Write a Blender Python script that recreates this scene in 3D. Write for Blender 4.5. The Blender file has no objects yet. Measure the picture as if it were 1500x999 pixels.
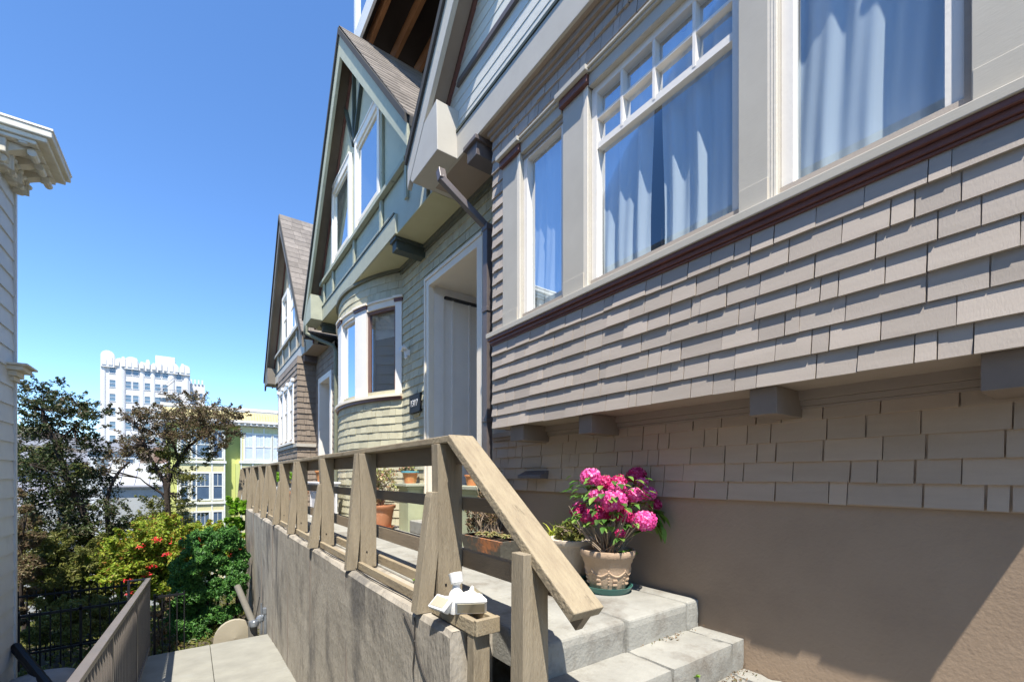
import bpy, bmesh, math, random
import numpy as np
from mathutils import Vector, Matrix
R=math.radians
scene=bpy.context.scene
COL=scene.collection
OFF={}
# ---------------------------------------------------------------- materials
MATS={}
def nodes(name):
    m=bpy.data.materials.new(name); m.use_nodes=True
    nt=m.node_tree; nt.nodes.clear()
    out=nt.nodes.new('ShaderNodeOutputMaterial')
    return m,nt,out
def lk(nt,a,b): nt.links.new(a,b)
def surf(name,c1,c2=None,scale=6,rough=.75,island=0.0,stretch=(1,1,1),bump=.0,bscale=60,spot=None,spotscale=2,spec=.3,bstretch=None,spotlo=.55,spothi=.72,metal=0):
    """painted / mineral surface: two-tone noise, per-piece variation, fine bump, optional stains"""
    m,nt,out=nodes(name); N=nt.nodes
    c2=c2 or tuple(v*.82 for v in c1)
    tc=N.new('ShaderNodeTexCoord'); mp=N.new('ShaderNodeMapping'); mp.inputs['Scale'].default_value=stretch
    lk(nt,tc.outputs['Object'],mp.inputs[0])
    nz=N.new('ShaderNodeTexNoise'); nz.inputs['Scale'].default_value=scale; nz.inputs['Detail'].default_value=6; nz.inputs['Roughness'].default_value=.65
    lk(nt,mp.outputs[0],nz.inputs['Vector'])
    mr=N.new('ShaderNodeMapRange'); mr.inputs[1].default_value=.3; mr.inputs[2].default_value=.7
    lk(nt,nz.outputs['Fac'],mr.inputs[0])
    mx=N.new('ShaderNodeMix'); mx.data_type='RGBA'; mx.inputs[6].default_value=(*c1,1); mx.inputs[7].default_value=(*c2,1)
    lk(nt,mr.outputs[0],mx.inputs[0]); col=mx.outputs[2]
    if spot:
        n2=N.new('ShaderNodeTexNoise'); n2.inputs['Scale'].default_value=spotscale; n2.inputs['Detail'].default_value=9; n2.inputs['Roughness'].default_value=.7
        lk(nt,mp.outputs[0],n2.inputs['Vector'])
        r2=N.new('ShaderNodeMapRange'); r2.inputs[1].default_value=spotlo; r2.inputs[2].default_value=spothi; lk(nt,n2.outputs['Fac'],r2.inputs[0])
        m2=N.new('ShaderNodeMix'); m2.data_type='RGBA'; m2.inputs[7].default_value=(*spot,1)
        lk(nt,r2.outputs[0],m2.inputs[0]); lk(nt,col,m2.inputs[6]); col=m2.outputs[2]
    if island:
        g=N.new('ShaderNodeNewGeometry'); r3=N.new('ShaderNodeMapRange'); r3.inputs[3].default_value=1-island; r3.inputs[4].default_value=1+island
        lk(nt,g.outputs['Random Per Island'],r3.inputs[0])
        hs=N.new('ShaderNodeHueSaturation'); lk(nt,r3.outputs[0],hs.inputs['Value']); lk(nt,col,hs.inputs['Color']); col=hs.outputs[0]
    b=N.new('ShaderNodeBsdfPrincipled'); lk(nt,col,b.inputs['Base Color'])
    b.inputs['Roughness'].default_value=rough; b.inputs['Specular IOR Level'].default_value=spec; b.inputs['Metallic'].default_value=metal
    if bump:
        n3=N.new('ShaderNodeTexNoise'); n3.inputs['Scale'].default_value=bscale; n3.inputs['Detail'].default_value=5
        if bstretch:
            mp2=N.new('ShaderNodeMapping'); mp2.inputs['Scale'].default_value=bstretch; lk(nt,tc.outputs['Object'],mp2.inputs[0]); lk(nt,mp2.outputs[0],n3.inputs['Vector'])
        else: lk(nt,mp.outputs[0],n3.inputs['Vector'])
        bp=N.new('ShaderNodeBump'); bp.inputs['Strength'].default_value=bump; bp.inputs['Distance'].default_value=.01
        lk(nt,n3.outputs['Fac'],bp.inputs['Height']); lk(nt,bp.outputs[0],b.inputs['Normal'])
    lk(nt,b.outputs[0],out.inputs[0]); MATS[name]=m; return m
def leafmat(name,cols,trans=.35,rough=.5):
    m,nt,out=nodes(name); N=nt.nodes
    g=N.new('ShaderNodeNewGeometry'); cr=N.new('ShaderNodeValToRGB'); cr.color_ramp.interpolation='LINEAR'
    e=cr.color_ramp.elements; e[0].color=(*cols[0],1); e[1].color=(*cols[-1],1)
    for i,c in enumerate(cols[1:-1]):
        k=e.new((i+1)/(len(cols)-1)); k.color=(*c,1)
    lk(nt,g.outputs['Random Per Island'],cr.inputs[0])
    b=N.new('ShaderNodeBsdfPrincipled'); b.inputs['Roughness'].default_value=rough; b.inputs['Specular IOR Level'].default_value=.35
    t=N.new('ShaderNodeBsdfTranslucent'); mx=N.new('ShaderNodeMixShader'); mx.inputs[0].default_value=trans
    lk(nt,cr.outputs[0],b.inputs['Base Color']); lk(nt,cr.outputs[0],t.inputs[0])
    lk(nt,b.outputs[0],mx.inputs[1]); lk(nt,t.outputs[0],mx.inputs[2]); lk(nt,mx.outputs[0],out.inputs[0]); MATS[name]=m; return m
def glassmat(name,refl=.38,tint=(.85,.92,1)):
    m,nt,out=nodes(name); N=nt.nodes
    g=N.new('ShaderNodeBsdfGlossy'); g.inputs['Roughness'].default_value=.01; g.inputs[0].default_value=(.9,.95,1,1)
    t=N.new('ShaderNodeBsdfTransparent'); t.inputs[0].default_value=(*tint,1)
    f=N.new('ShaderNodeLayerWeight'); f.inputs[0].default_value=.22
    ma=N.new('ShaderNodeMath'); ma.operation='MULTIPLY_ADD'; ma.inputs[1].default_value=.45; ma.inputs[2].default_value=refl; ma.use_clamp=True
    lk(nt,f.outputs['Fresnel'],ma.inputs[0])
    tc=N.new('ShaderNodeTexCoord'); nz=N.new('ShaderNodeTexNoise'); nz.inputs['Scale'].default_value=1.1; nz.inputs['Detail'].default_value=1
    lk(nt,tc.outputs['Object'],nz.inputs['Vector']); bp=N.new('ShaderNodeBump'); bp.inputs['Strength'].default_value=.04; bp.inputs['Distance'].default_value=.05
    lk(nt,nz.outputs['Fac'],bp.inputs['Height']); lk(nt,bp.outputs[0],g.inputs['Normal'])
    mx=N.new('ShaderNodeMixShader'); lk(nt,ma.outputs[0],mx.inputs[0]); lk(nt,t.outputs[0],mx.inputs[1]); lk(nt,g.outputs[0],mx.inputs[2])
    lk(nt,mx.outputs[0],out.inputs[0]); MATS[name]=m; return m
V=(1,1,1)
shing1=surf('shingle_taupe',(.405,.352,.30),(.355,.308,.26),scale=4,island=.10,stretch=(1,.6,4),bump=.10,bscale=18,spot=(.33,.29,.25),spotscale=3.5,spotlo=.60,spothi=.78,bstretch=(1,9,3),rough=.62,spec=.4)
shing1d=surf('shingle_taupe_low',(.46,.36,.265),(.41,.32,.235),scale=4,island=.08,stretch=(1,.6,4),bump=.10,bscale=18,bstretch=(1,9,3),rough=.62,spec=.4)
shing2=surf('shingle_sage',(.52,.49,.345),(.45,.425,.30),scale=5,island=.10,bump=.4,bscale=26,bstretch=(1,9,1.4),rough=.65)
shing3=surf('shingle_brown',(.26,.21,.165),(.21,.17,.13),scale=5,island=.10,bump=.4,bscale=26,rough=.7)
trim1=surf('trim_beige',(.50,.47,.40),(.45,.42,.355),scale=3,bump=.05,bscale=30,bstretch=(6,1,6),rough=.5,spec=.4)
white=surf('trim_white',(.84,.80,.73),(.79,.75,.68),scale=3,bump=.1,bscale=40,rough=.45,spec=.4)
cream=surf('trim_cream',(.84,.76,.62),(.80,.72,.58),scale=3,bump=.1,bscale=40,rough=.45,spec=.4)
maroon=surf('trim_maroon',(.16,.065,.05),(.12,.05,.04),scale=8,bump=.1,rough=.4,spec=.5)
soff1=surf('soffit_taupe',(.34,.275,.22),(.30,.245,.195),scale=3,bump=.1,rough=.6)
soff2=surf('soffit_straw',(.52,.50,.31),(.47,.45,.27),scale=3,bump=.15,bscale=30,rough=.6)
lap1=surf('lap_pale',(.62,.615,.55),(.57,.565,.51),scale=3,bump=.25,bscale=30,bstretch=(4,.6,8),rough=.55)
lap2=surf('lap_sage',(.50,.51,.39),(.45,.46,.35),scale=3,bump=.25,bscale=30,bstretch=(4,.6,8),rough=.55)
trim2=surf('trim_sage',(.43,.44,.33),(.36,.37,.28),scale=5,bump=.3,bscale=25,spot=(.16,.18,.15),spotscale=9,spotlo=.62,spothi=.7,rough=.55)
dark2=surf('trim_deep_green',(.07,.085,.07),rough=.5)
lap3=surf('lap_tan',(.42,.37,.27),scale=3,rough=.6)
stucco=surf('stucco_brown',(.34,.255,.18),(.305,.225,.155),scale=1.8,bump=.22,bscale=60,spot=(.27,.20,.145),spotscale=1.7,spotlo=.5,spothi=.8,rough=.7,spec=.25)
wood=surf('weathered_wood',(.36,.30,.20),(.25,.20,.135),scale=5,stretch=(6,.8,1.2),bump=.6,bscale=30,bstretch=(9,2,2),island=.07,rough=.75,spot=(.15,.12,.08),spotscale=6,spotlo=.60,spothi=.70)
woodv=surf('weathered_upright',(.34,.285,.20),(.24,.20,.14),spot=(.15,.12,.08),spotscale=6,spotlo=.62,spothi=.72,scale=5,stretch=(5,5,.5),bump=.6,bscale=30,bstretch=(8,8,.8),island=.07,rough=.75)
conc=surf('concrete_tread',(.33,.325,.29),(.235,.23,.205),scale=3.5,bump=.4,bscale=60,spot=(.15,.13,.105),spotscale=2.8,spotlo=.50,spothi=.70,rough=.85,spec=.2)
concw=surf('concrete_wall',(.38,.345,.285),(.27,.24,.195),scale=2.6,stretch=(1.5,1.5,.6),bump=.8,bscale=28,spot=(.15,.14,.125),spotscale=1.3,spotlo=.5,spothi=.66,rough=.9,spec=.15)
pave=surf('concrete_path',(.28,.275,.235),(.22,.215,.185),scale=3,bump=.3,bscale=70,spot=(.29,.29,.26),spotscale=1.2,rough=.85,spec=.2)
roofm=surf('asphalt_shingle',(.22,.195,.17),(.15,.135,.12),scale=9,island=.18,bump=.5,bscale=60,rough=.9,spec=.15)
roofd=surf('roof_edge_dark',(.06,.058,.055),rough=.8)
pipe1=surf('pipe_taupe',(.13,.11,.105),rough=.4,spec=.5)
pipe2=surf('pipe_olive',(.20,.21,.15),rough=.45)
joistm=surf('joist_timber',(.30,.135,.05),(.20,.085,.03),scale=6,stretch=(6,1,6),bump=.4,rough=.8)
darkw=surf('dark_boards',(.035,.025,.018),rough=.9)
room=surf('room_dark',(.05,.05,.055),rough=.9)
curt,_nt,_out=nodes('curtain_cloth')
_d=_nt.nodes.new('ShaderNodeBsdfDiffuse'); _d.inputs[0].default_value=(.56,.63,.66,1); _t=_nt.nodes.new('ShaderNodeBsdfTranslucent'); _t.inputs[0].default_value=(.8,.84,.86,1); _x=_nt.nodes.new('ShaderNodeMixShader'); _x.inputs[0].default_value=.25
lk(_nt,_d.outputs[0],_x.inputs[1]); lk(_nt,_t.outputs[0],_x.inputs[2]); lk(_nt,_x.outputs[0],_out.inputs[0])
blindm=surf('blind_white',(.7,.75,.72),rough=.6)
glass=glassmat('window_glass',.13,(.95,.98,1))
glassb=glassmat('window_glass_clear',.36)
glassf=glassmat('window_glass_far',.16,(.5,.6,.7))
metalr=surf('rail_grey_paint',(.17,.145,.125),(.13,.115,.10),scale=4,rough=.4,spec=.5)
iron=surf('iron_black',(.012,.012,.013),rough=.5)
galv=surf('galvanised',(.30,.33,.36),(.22,.24,.27),scale=9,rough=.35,metal=.6)
oldwood=surf('grey_pole',(.16,.15,.125),scale=8,stretch=(1,1,.3),bump=.4,rough=.9)
lampw=surf('lamp_white',(.82,.82,.80),rough=.4)
lampl=surf('lamp_lens',(.42,.38,.27),(.36,.33,.24),rough=.15,spec=.8)
terra=surf('terracotta',(.55,.24,.12),(.46,.20,.10),scale=7,bump=.3,spot=(.62,.36,.24),spotscale=5,rough=.85)
terrag=surf('terracotta_aged',(.13,.12,.095),(.10,.09,.07),scale=5,bump=.5,bscale=40,spot=(.50,.20,.08),spotscale=3.2,spotlo=.47,spothi=.58,rough=.85)
potb=surf('pot_brown',(.48,.35,.24),(.38,.27,.18),scale=8,bump=.3,spot=(.60,.52,.42),spotscale=14,spotlo=.66,spothi=.72,rough=.7)
potw=surf('pot_cream',(.58,.50,.40),(.50,.42,.33),scale=8,bump=.3,spot=(.34,.28,.22),spotscale=9,rough=.8)
pott=surf('pot_painted',(.60,.20,.09),(.55,.30,.12),scale=18,spot=(.75,.45,.15),spotscale=22,rough=.5)
teal=surf('saucer_teal',(.055,.18,.15),(.045,.14,.12),rough=.35,spec=.5)
tealr=surf('glaze_blue',(.12,.35,.42),rough=.4)
soil=surf('soil',(.05,.035,.025),bump=.8,bscale=60,rough=1)
soilg=surf('garden_soil',(.10,.08,.055),(.06,.05,.035),scale=1,bump=.8,bscale=9,rough=1,spot=(.07,.09,.035),spotscale=.4)
bark=surf('bark',(.055,.042,.034),(.03,.024,.02),scale=9,bump=.8,bscale=22,rough=.95)
twig=surf('twig',(.33,.26,.19),(.22,.17,.12),scale=12,rough=.9)
left_w=surf('clapboard_pale',(.60,.62,.62),(.54,.56,.57),scale=3,bump=.15,bscale=30,rough=.55,spot=(.42,.44,.45),spotscale=2,spotlo=.62,spothi=.8)
corn=surf('cornice_cream',(.68,.64,.54),(.56,.52,.42),scale=7,bump=.2,rough=.6)
yel=surf('wall_lime',(.52,.56,.20),(.48,.52,.18),scale=.6,rough=.8)
yelg=surf('wall_green',(.30,.42,.10),rough=.8)
yelp=surf('panel_cream',(.66,.62,.34),rough=.8)
tile=surf('tile_yellow',(.52,.45,.22),(.42,.35,.17),scale=3,rough=.7,bump=.3,bscale=6)
towm=surf('tower_white',(.66,.65,.63),(.60,.59,.58),scale=.3,rough=.8)
whitb=surf('plain_white_wall',(.40,.41,.385),(.30,.31,.295),scale=.5,rough=.8)
greyr=surf('grey_roof',(.40,.40,.42),(.30,.30,.33),scale=.8,rough=.8)
brick=surf('brick_brown',(.30,.19,.14),(.22,.14,.11),scale=4,rough=.9)
glfar=surf('far_window',(.10,.16,.24),(.06,.10,.16),scale=.5,rough=.08,spec=.8)
hillm=surf('hillside',(.12,.14,.06),(.20,.17,.11),scale=.05,rough=1,spot=(.30,.28,.24),spotscale=.12)
pink=leafmat('petal_magenta',[(.62,.03,.25),(.84,.09,.40),(.88,.20,.52),(.74,.05,.28),(.92,.42,.66)],.3)
pinkd=leafmat('petal_crimson',[(.38,.01,.09),(.60,.02,.16),(.50,.02,.14),(.75,.12,.30)],.25)
redf=leafmat('petal_red',[(.65,.03,.03),(.8,.05,.06)],.2)
lf_hyd=leafmat('leaf_hydrangea',[(.05,.13,.02),(.10,.24,.04),(.20,.33,.06),(.04,.10,.02)],.3)
lf_dark=leafmat('leaf_dark',[(.022,.04,.012),(.04,.065,.018),(.07,.095,.028),(.11,.075,.045)],.2)
lf_brown=leafmat('leaf_bronze',[(.13,.08,.045),(.18,.12,.07),(.12,.12,.04),(.24,.17,.11),(.10,.12,.035)],.3)
lf_olive=leafmat('leaf_olive',[(.10,.13,.025),(.17,.19,.04),(.22,.21,.06),(.07,.10,.02)],.35)
lf_yel=leafmat('leaf_yellow_green',[(.20,.32,.03),(.32,.42,.04),(.40,.42,.06),(.13,.23,.02),(.34,.15,.04)],.4)
lf_lime=leafmat('leaf_bright_green',[(.18,.38,.02),(.28,.50,.04),(.12,.28,.02)],.4)
lf_yew=leafmat('leaf_yew',[(.03,.10,.02),(.07,.20,.04),(.12,.27,.05),(.018,.07,.018)],.2)
lf_suc=leafmat('leaf_succulent',[(.30,.36,.12),(.42,.40,.16),(.40,.20,.14),(.20,.26,.10)],.2)
lf_grass=leafmat('leaf_straplike',[(.35,.45,.05),(.50,.52,.08),(.20,.30,.03)],.4)
lf_dry=leafmat('leaf_dry',[(.22,.14,.08),(.30,.20,.11),(.14,.10,.06),(.12,.13,.04)],.2)
lf_ivy=leafmat('leaf_autumn',[(.10,.12,.02),(.25,.10,.03),(.30,.25,.05),(.06,.09,.02)],.3)

# ---------------------------------------------------------------- mesh helpers
class MB:
    def __init__(s): s.v=[]; s.f=[]
    def add(s,v,f):
        n=len(s.v); s.v+= [tuple(p) for p in v]; s.f+=[tuple(i+n for i in q) for q in f]
    def box(s,x0,x1,y0,y1,z0,z1):
        v=[(x,y,z) for x in (x0,x1) for y in (y0,y1) for z in (z0,z1)]
        s.add(v,[(0,1,3,2),(4,6,7,5),(0,4,5,1),(2,3,7,6),(0,2,6,4),(1,5,7,3)]); return s
    def prism(s,poly,ax,a,b):
        """poly: 2d points in the two other axes (in xyz order), extruded along ax from a to b"""
        def P(p,t):
            q=list(p); q.insert(ax,t); return tuple(q)
        n=len(poly); v=[P(p,a) for p in poly]+[P(p,b) for p in poly]
        f=[tuple(range(n)),tuple(range(2*n-1,n-1,-1))]+[(i,(i+1)%n,n+(i+1)%n,n+i) for i in range(n)]
        s.add(v,f); return s
    def beam(s,p,q,w,h,up=(0,0,1)):
        p=Vector(p);q=Vector(q);d=(q-p).normalized();u=Vector(up)
        a=d.cross(u); 
        if a.length<1e-4: a=d.cross(Vector((1,0,0)))
        a.normalize(); b=a.cross(d).normalized()
        v=[]
        for c in (p,q):
            for i,j in ((-1,-1),(1,-1),(1,1),(-1,1)): v.append(c+a*i*w/2+b*j*h/2)
        s.add(v,[(3,2,1,0),(4,5,6,7),(0,1,5,4),(1,2,6,5),(2,3,7,6),(3,0,4,7)]); return s
    def tube(s,pts,rs,n=8):
        pts=[Vector(p) for p in pts]; 
        if not hasattr(rs,'__len__'): rs=[rs]*len(pts)
        rings=[]
        for i,p in enumerate(pts):
            d=(pts[min(i+1,len(pts)-1)]-pts[max(i-1,0)]).normalized()
            a=d.cross(Vector((.3,.2,1))); 
            if a.length<1e-3:a=d.cross(Vector((1,0,0)))
            a.normalize(); b=d.cross(a)
            rings.append([p+(a*math.cos(2*math.pi*k/n)+b*math.sin(2*math.pi*k/n))*rs[i] for k in range(n)])
        v=[q for r in rings for q in r]; f=[]
        for i in range(len(pts)-1):
            for k in range(n): f.append((i*n+k,i*n+(k+1)%n,(i+1)*n+(k+1)%n,(i+1)*n+k))
        f.append(tuple(range(n))); f.append(tuple(range(len(v)-1,len(v)-n-1,-1)))
        s.add(v,f); return s
    def lathe(s,c,prof,n=32,rad=None):
        cx,cy,cz=c; v=[];f=[]
        for i,(r,z) in enumerate(prof):
            for k in range(n):
                t=2*math.pi*k/n; rr=r*(rad(t,i) if rad else 1)
                v.append((cx+rr*math.cos(t),cy+rr*math.sin(t),cz+z))
        for i in range(len(prof)-1):
            for k in range(n): f.append((i*n+k,i*n+(k+1)%n,(i+1)*n+(k+1)%n,(i+1)*n+k))
        if prof[0][0]>1e-5: f.append(tuple(range(n-1,-1,-1)))
        if prof[-1][0]>1e-5: f.append(tuple((len(prof)-1)*n+k for k in range(n)))
        s.add(v,f); return s
    def ball(s,c,r,n=8,m=6,jit=0,sq=(1,1,1)):
        v=[];f=[]
        for i in range(m+1):
            for k in range(n):
                a=math.pi*i/m;t=2*math.pi*k/n; rr=r*(1+random.uniform(-jit,jit))
                v.append((c[0]+rr*sq[0]*math.sin(a)*math.cos(t),c[1]+rr*sq[1]*math.sin(a)*math.sin(t),c[2]+rr*sq[2]*math.cos(a)))
        for i in range(m):
            for k in range(n): f.append((i*n+k,(i+1)*n+k,(i+1)*n+(k+1)%n,i*n+(k+1)%n))
        s.add(v,f); return s
    def build(s,name,mat,parent=None,smooth=False,label=None,bevel=0,fix=True):
        off=Vector(OFF.get(parent.name,(0,0,0))) if parent else Vector((0,0,0))
        me=bpy.data.meshes.new(name)
        me.from_pydata([(a-off.x,b-off.y,c-off.z) for a,b,c in s.v],[],s.f)
        if fix:
            bm=bmesh.new(); bm.from_mesh(me); bmesh.ops.recalc_face_normals(bm,faces=bm.faces); 
            bm.to_mesh(me); bm.free()
        me.materials.append(mat)
        if smooth:
            me.polygons.foreach_set('use_smooth',[True]*len(me.polygons))
            try: me.set_sharp_from_angle(angle=R(42))
            except Exception: pass
        o=bpy.data.objects.new(name,me); COL.objects.link(o)
        if parent: o.parent=parent; OFF[o.name]=tuple(off)
        else: OFF[o.name]=(0,0,0)
        if label: o['label']=label
        if bevel:
            bv=o.modifiers.new('bev','BEVEL'); bv.width=bevel; bv.segments=2; bv.limit_method='ANGLE'; bv.angle_limit=R(50)
        return o
def thing(name,label,cat,loc=(0,0,0),group=None):
    o=bpy.data.objects.new(name,None); COL.objects.link(o); o.location=loc; OFF[o.name]=tuple(loc)
    o['label']=label; o['category']=cat
    if group:o['group']=group
    return o
def rough_box(m,x0,x1,y0,y1,z0,z1,seed,cell=.045,amp=.005):
    """box cut into a grid whose edges are worn and chipped"""
    rnd=random.Random(seed)
    def ax(a,b): n=max(1,int((b-a)/cell)); return [a+(b-a)*i/n for i in range(n+1)]
    X,Y,Z=ax(x0,x1),ax(y0,y1),ax(z1-.2,z1); idx={}
    def vid(x,y,z):
        k=(round(x,5),round(y,5),round(z,5))
        if k not in idx:
            e=(abs(x-x0)<1e-6)+(abs(x-x1)<1e-6)+(abs(y-y0)<1e-6)+(abs(z-z1)<1e-6)
            w=0
            if e>=2: w=.006+(.012*rnd.random() if rnd.random()<.14 else 0)+rnd.uniform(0,.002)
            n_=.0005
            dx=(w if abs(x-x0)<1e-6 else -w if abs(x-x1)<1e-6 else 0); dy=(w if abs(y-y0)<1e-6 else 0); dz=(-w if abs(z-z1)<1e-6 else 0)
            idx[k]=len(m.v); m.v.append((x+dx*(e>=2)+0,y+dy*(e>=2)+rnd.uniform(-n_,n_)*2*(abs(y-y0)<1e-6),z+dz*(e>=2)+rnd.uniform(-n_,n_)*(abs(z-z1)<1e-6)))
        return idx[k]
    for i in range(len(X)-1):
        for j in range(len(Y)-1): m.f.append((vid(X[i],Y[j],z1),vid(X[i+1],Y[j],z1),vid(X[i+1],Y[j+1],z1),vid(X[i],Y[j+1],z1)))
        for j in range(len(Z)-1): m.f.append((vid(X[i],y0,Z[j]),vid(X[i+1],y0,Z[j]),vid(X[i+1],y0,Z[j+1]),vid(X[i],y0,Z[j+1])))
    for x in (x0,x1):
        for i in range(len(Y)-1):
            for j in range(len(Z)-1): m.f.append((vid(x,Y[i],Z[j]),vid(x,Y[i+1],Z[j]),vid(x,Y[i+1],Z[j+1]),vid(x,Y[i],Z[j+1])))
def tag(o,label=None,cat=None,group=None,kind=None):
    if label:o['label']=label
    if cat:o['category']=cat
    if group:o['group']=group
    if kind:o['kind']=kind
    return o
def copy_thing(r,loc,label):
    c=r.copy(); COL.objects.link(c); c.location=loc; c['label']=label; OFF[c.name]=tuple(loc)
    for ch in list(r.children):
        d=ch.copy(); COL.objects.link(d); d.parent=c
        for g in list(ch.children):
            e=g.copy(); COL.objects.link(e); e.parent=d
    return c

# parametric wall: P(s,d,z): s along the wall, d outwards, z up
def plane(X): return lambda s,d,z:(X-d,s,z)
def planeY(Y): return lambda s,d,z:(s,Y-d,z)
def pbox(mb,P,s0,s1,z0,z1,d0,d1,n=1):
    v=[];f=[]
    for i in range(n+1):
        s=s0+(s1-s0)*i/n
        v+=[P(s,d0,z0),P(s,d1,z0),P(s,d1,z1),P(s,d0,z1)]
    for i in range(n):
        a=4*i;b=a+4
        for j in range(4): f.append((a+j,a+(j+1)%4,b+(j+1)%4,b+j))
    f.append((0,1,2,3)); f.append((4*n+3,4*n+2,4*n+1,4*n)); mb.add(v,f)
def hole(ops,s,z): return any(a<s<b and c<z<d for a,b,c,d in ops)
def backing(mb,P,s0,s1,z0,z1,ops,step=99,d=0):
    S=sorted({s0,s1}|{min(max(x,s0),s1) for o in ops for x in o[:2]}); Z=sorted({z0,z1}|{min(max(x,z0),z1) for o in ops for x in o[2:]})
    S2=[]
    for a,b in zip(S,S[1:]):
        n=max(1,math.ceil((b-a)/step)); S2+=[a+(b-a)*i/n for i in range(n)]
    S2.append(S[-1])
    for a,b in zip(S2,S2[1:]):
        for c,e in zip(Z,Z[1:]):
            if b-a<1e-5 or e-c<1e-5 or hole(ops,(a+b)/2,(c+e)/2): continue
            mb.add([P(a,d,c),P(b,d,c),P(b,d,e),P(a,d,e)],[(0,1,2,3)])
def shingles(mb,P,s0,s1,z0,z1,expo,ops,seed,w=(.10,.26),butt=.014,gap=.005,jit=.0025):
    rnd=random.Random(seed); k=0; z=z0
    n=max(1,round((z1-z0)/expo)); expo=(z1-z0)/n
    for k in range(n):
        zb=z0+k*expo; zt=min(zb+expo+.012,z1)
        iv=[(s0,s1)]
        for a,b,c,d in ops:
            if c<zb+expo*.55 and d>zb+expo*.45:
                nv=[]
                for p,q in iv:
                    if b<=p or a>=q: nv.append((p,q)); continue
                    if a>p: nv.append((p,a))
                    if b<q: nv.append((b,q))
                iv=nv
        for p,q in iv:
            s=p
            while s<q-.004:
                ww=rnd.uniform(*w) if rnd.random()>.18 else rnd.uniform(w[0]*.55,w[0])
                e=min(s+ww,q)
                if q-e<.03: e=q
                g0=0 if s==p else gap*rnd.uniform(.2,.8); g1=0 if e==q else gap*rnd.uniform(.2,.8)
                j=rnd.uniform(-jit,jit); j2=j+rnd.uniform(-jit,jit)*.6; bt=butt*rnd.uniform(.75,1.25)
                a,b=s+g0,e-g1
                t=rnd.uniform(-.0015,.0015)
                v=[P(a+t,0,zb+j),P(b+t,0,zb+j2),P(b+t,bt,zb+j2),P(a+t,bt,zb+j),P(a,0,zt),P(b,0,zt),P(b,.0035,zt),P(a,.0035,zt)]
                mb.add(v,[(3,2,6,7),(0,1,2,3),(0,3,7,4),(1,5,6,2)])
                s=e
def window(parent,P,s0,s1,z0,z1,d=0,fw=.045,mat=None,gl=None,bars_s=(),bars_z=(),bw=.018,curtain=None,name='window',n=1,deep=.05):
    """sash set into a wall: frame (part) with pane and curtain as sub-parts"""
    mat=mat or white; gl=gl or glass
    m=MB()
    pbox(m,P,s0,s0+fw,z0,z1,d-deep,d,1); pbox(m,P,s1-fw,s1,z0,z1,d-deep,d,1)
    pbox(m,P,s0+fw,s1-fw,z0,z0+fw*1.15,d-deep,d-.001,n); pbox(m,P,s0+fw,s1-fw,z1-fw,z1,d-deep,d-.001,n)
    for (b,za,zb) in bars_s: pbox(m,P,b-bw/2,b+bw/2,za,zb,d-deep+.008,d-.004,1)
    for (b,sa,sb,w) in bars_z: pbox(m,P,sa,sb,b-w/2,b+w/2,d-deep+.006,d-.006,n)
    fr=m.build(name,mat,parent)
    g=MB(); e=.004; g.add([P(s0+fw-e,d-deep+.016,z0+fw-e),P(s1-fw+e,d-deep+.016,z0+fw-e),P(s1-fw+e,d-deep+.016,z1-fw+e),P(s0+fw-e,d-deep+.016,z1-fw+e)],[(0,1,2,3)]); g.build('pane',gl,fr)
    if curtain:
        for (ca,cb,amp,seed) in curtain:
            rnd=random.Random(seed); c=MB(); N=int((cb-ca)/.012)+4; ph=[rnd.uniform(0,6) for _ in range(4)]; M=8; v=[];f=[]
            for i in range(N+1):
                for j in range(M+1):
                    u=i/N; zz=z0+.02+(z1-z0-.04)*j/M; pull=(1-j/M)*.06
                    s=ca+(cb-ca)*u
                    dd=d-deep-.05+amp*(math.sin(s*38+ph[0]+pull*9)+.6*math.sin(s*71+ph[1]+j*.25)+.35*math.sin(s*17+ph[2]))
                    v.append(P(s+pull*math.sin(ph[3]+j*.5)*.4,dd,zz))
            for i in range(N):
                for j in range(M): a=i*(M+1)+j; f.append((a,a+1,a+M+2,a+M+1))
            c.add(v,f); c.build('curtain',curt,fr,smooth=True)
    return fr
def leaves(mb,pts,size,seed,asp=.55,flat=0,droop=0):
    """pts: Nx3 array of leaf positions -> one small bent leaf each"""
    rng=np.random.default_rng(seed); n=len(pts)
    if n==0:return
    a=rng.normal(size=(n,3)); a[:,2]=a[:,2]*(1-flat)-droop; a/=np.linalg.norm(a,axis=1)[:,None]
    b=rng.normal(size=(n,3)); b-=a*(a*b).sum(1)[:,None]; b/=np.linalg.norm(b,axis=1)[:,None]
    if flat: b[:,2]*=(1-flat)
    s=size*rng.uniform(.35,1.5,(n,1)); c=np.cross(a,b)*s*.18
    q=np.stack([pts-a*s*.5,pts+b*s*asp*.5+c,pts+a*s*.5,pts-b*s*asp*.5+c],1).reshape(-1,3)
    base=len(mb.v); mb.v+=list(map(tuple,q.tolist()))
    mb.f+=[(base+4*i,base+4*i+1,base+4*i+2,base+4*i+3) for i in range(n)]
def blob(c,r,n,rng,shell=.45):
    """random points in an ellipsoid, biased to the outer shell"""
    d=rng.normal(size=(n,3)); d/=np.linalg.norm(d,axis=1)[:,None]
    u=(shell+(1-shell)*rng.random((n,1))**.6)
    return np.array(c)+d*u*np.array(r)
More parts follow.
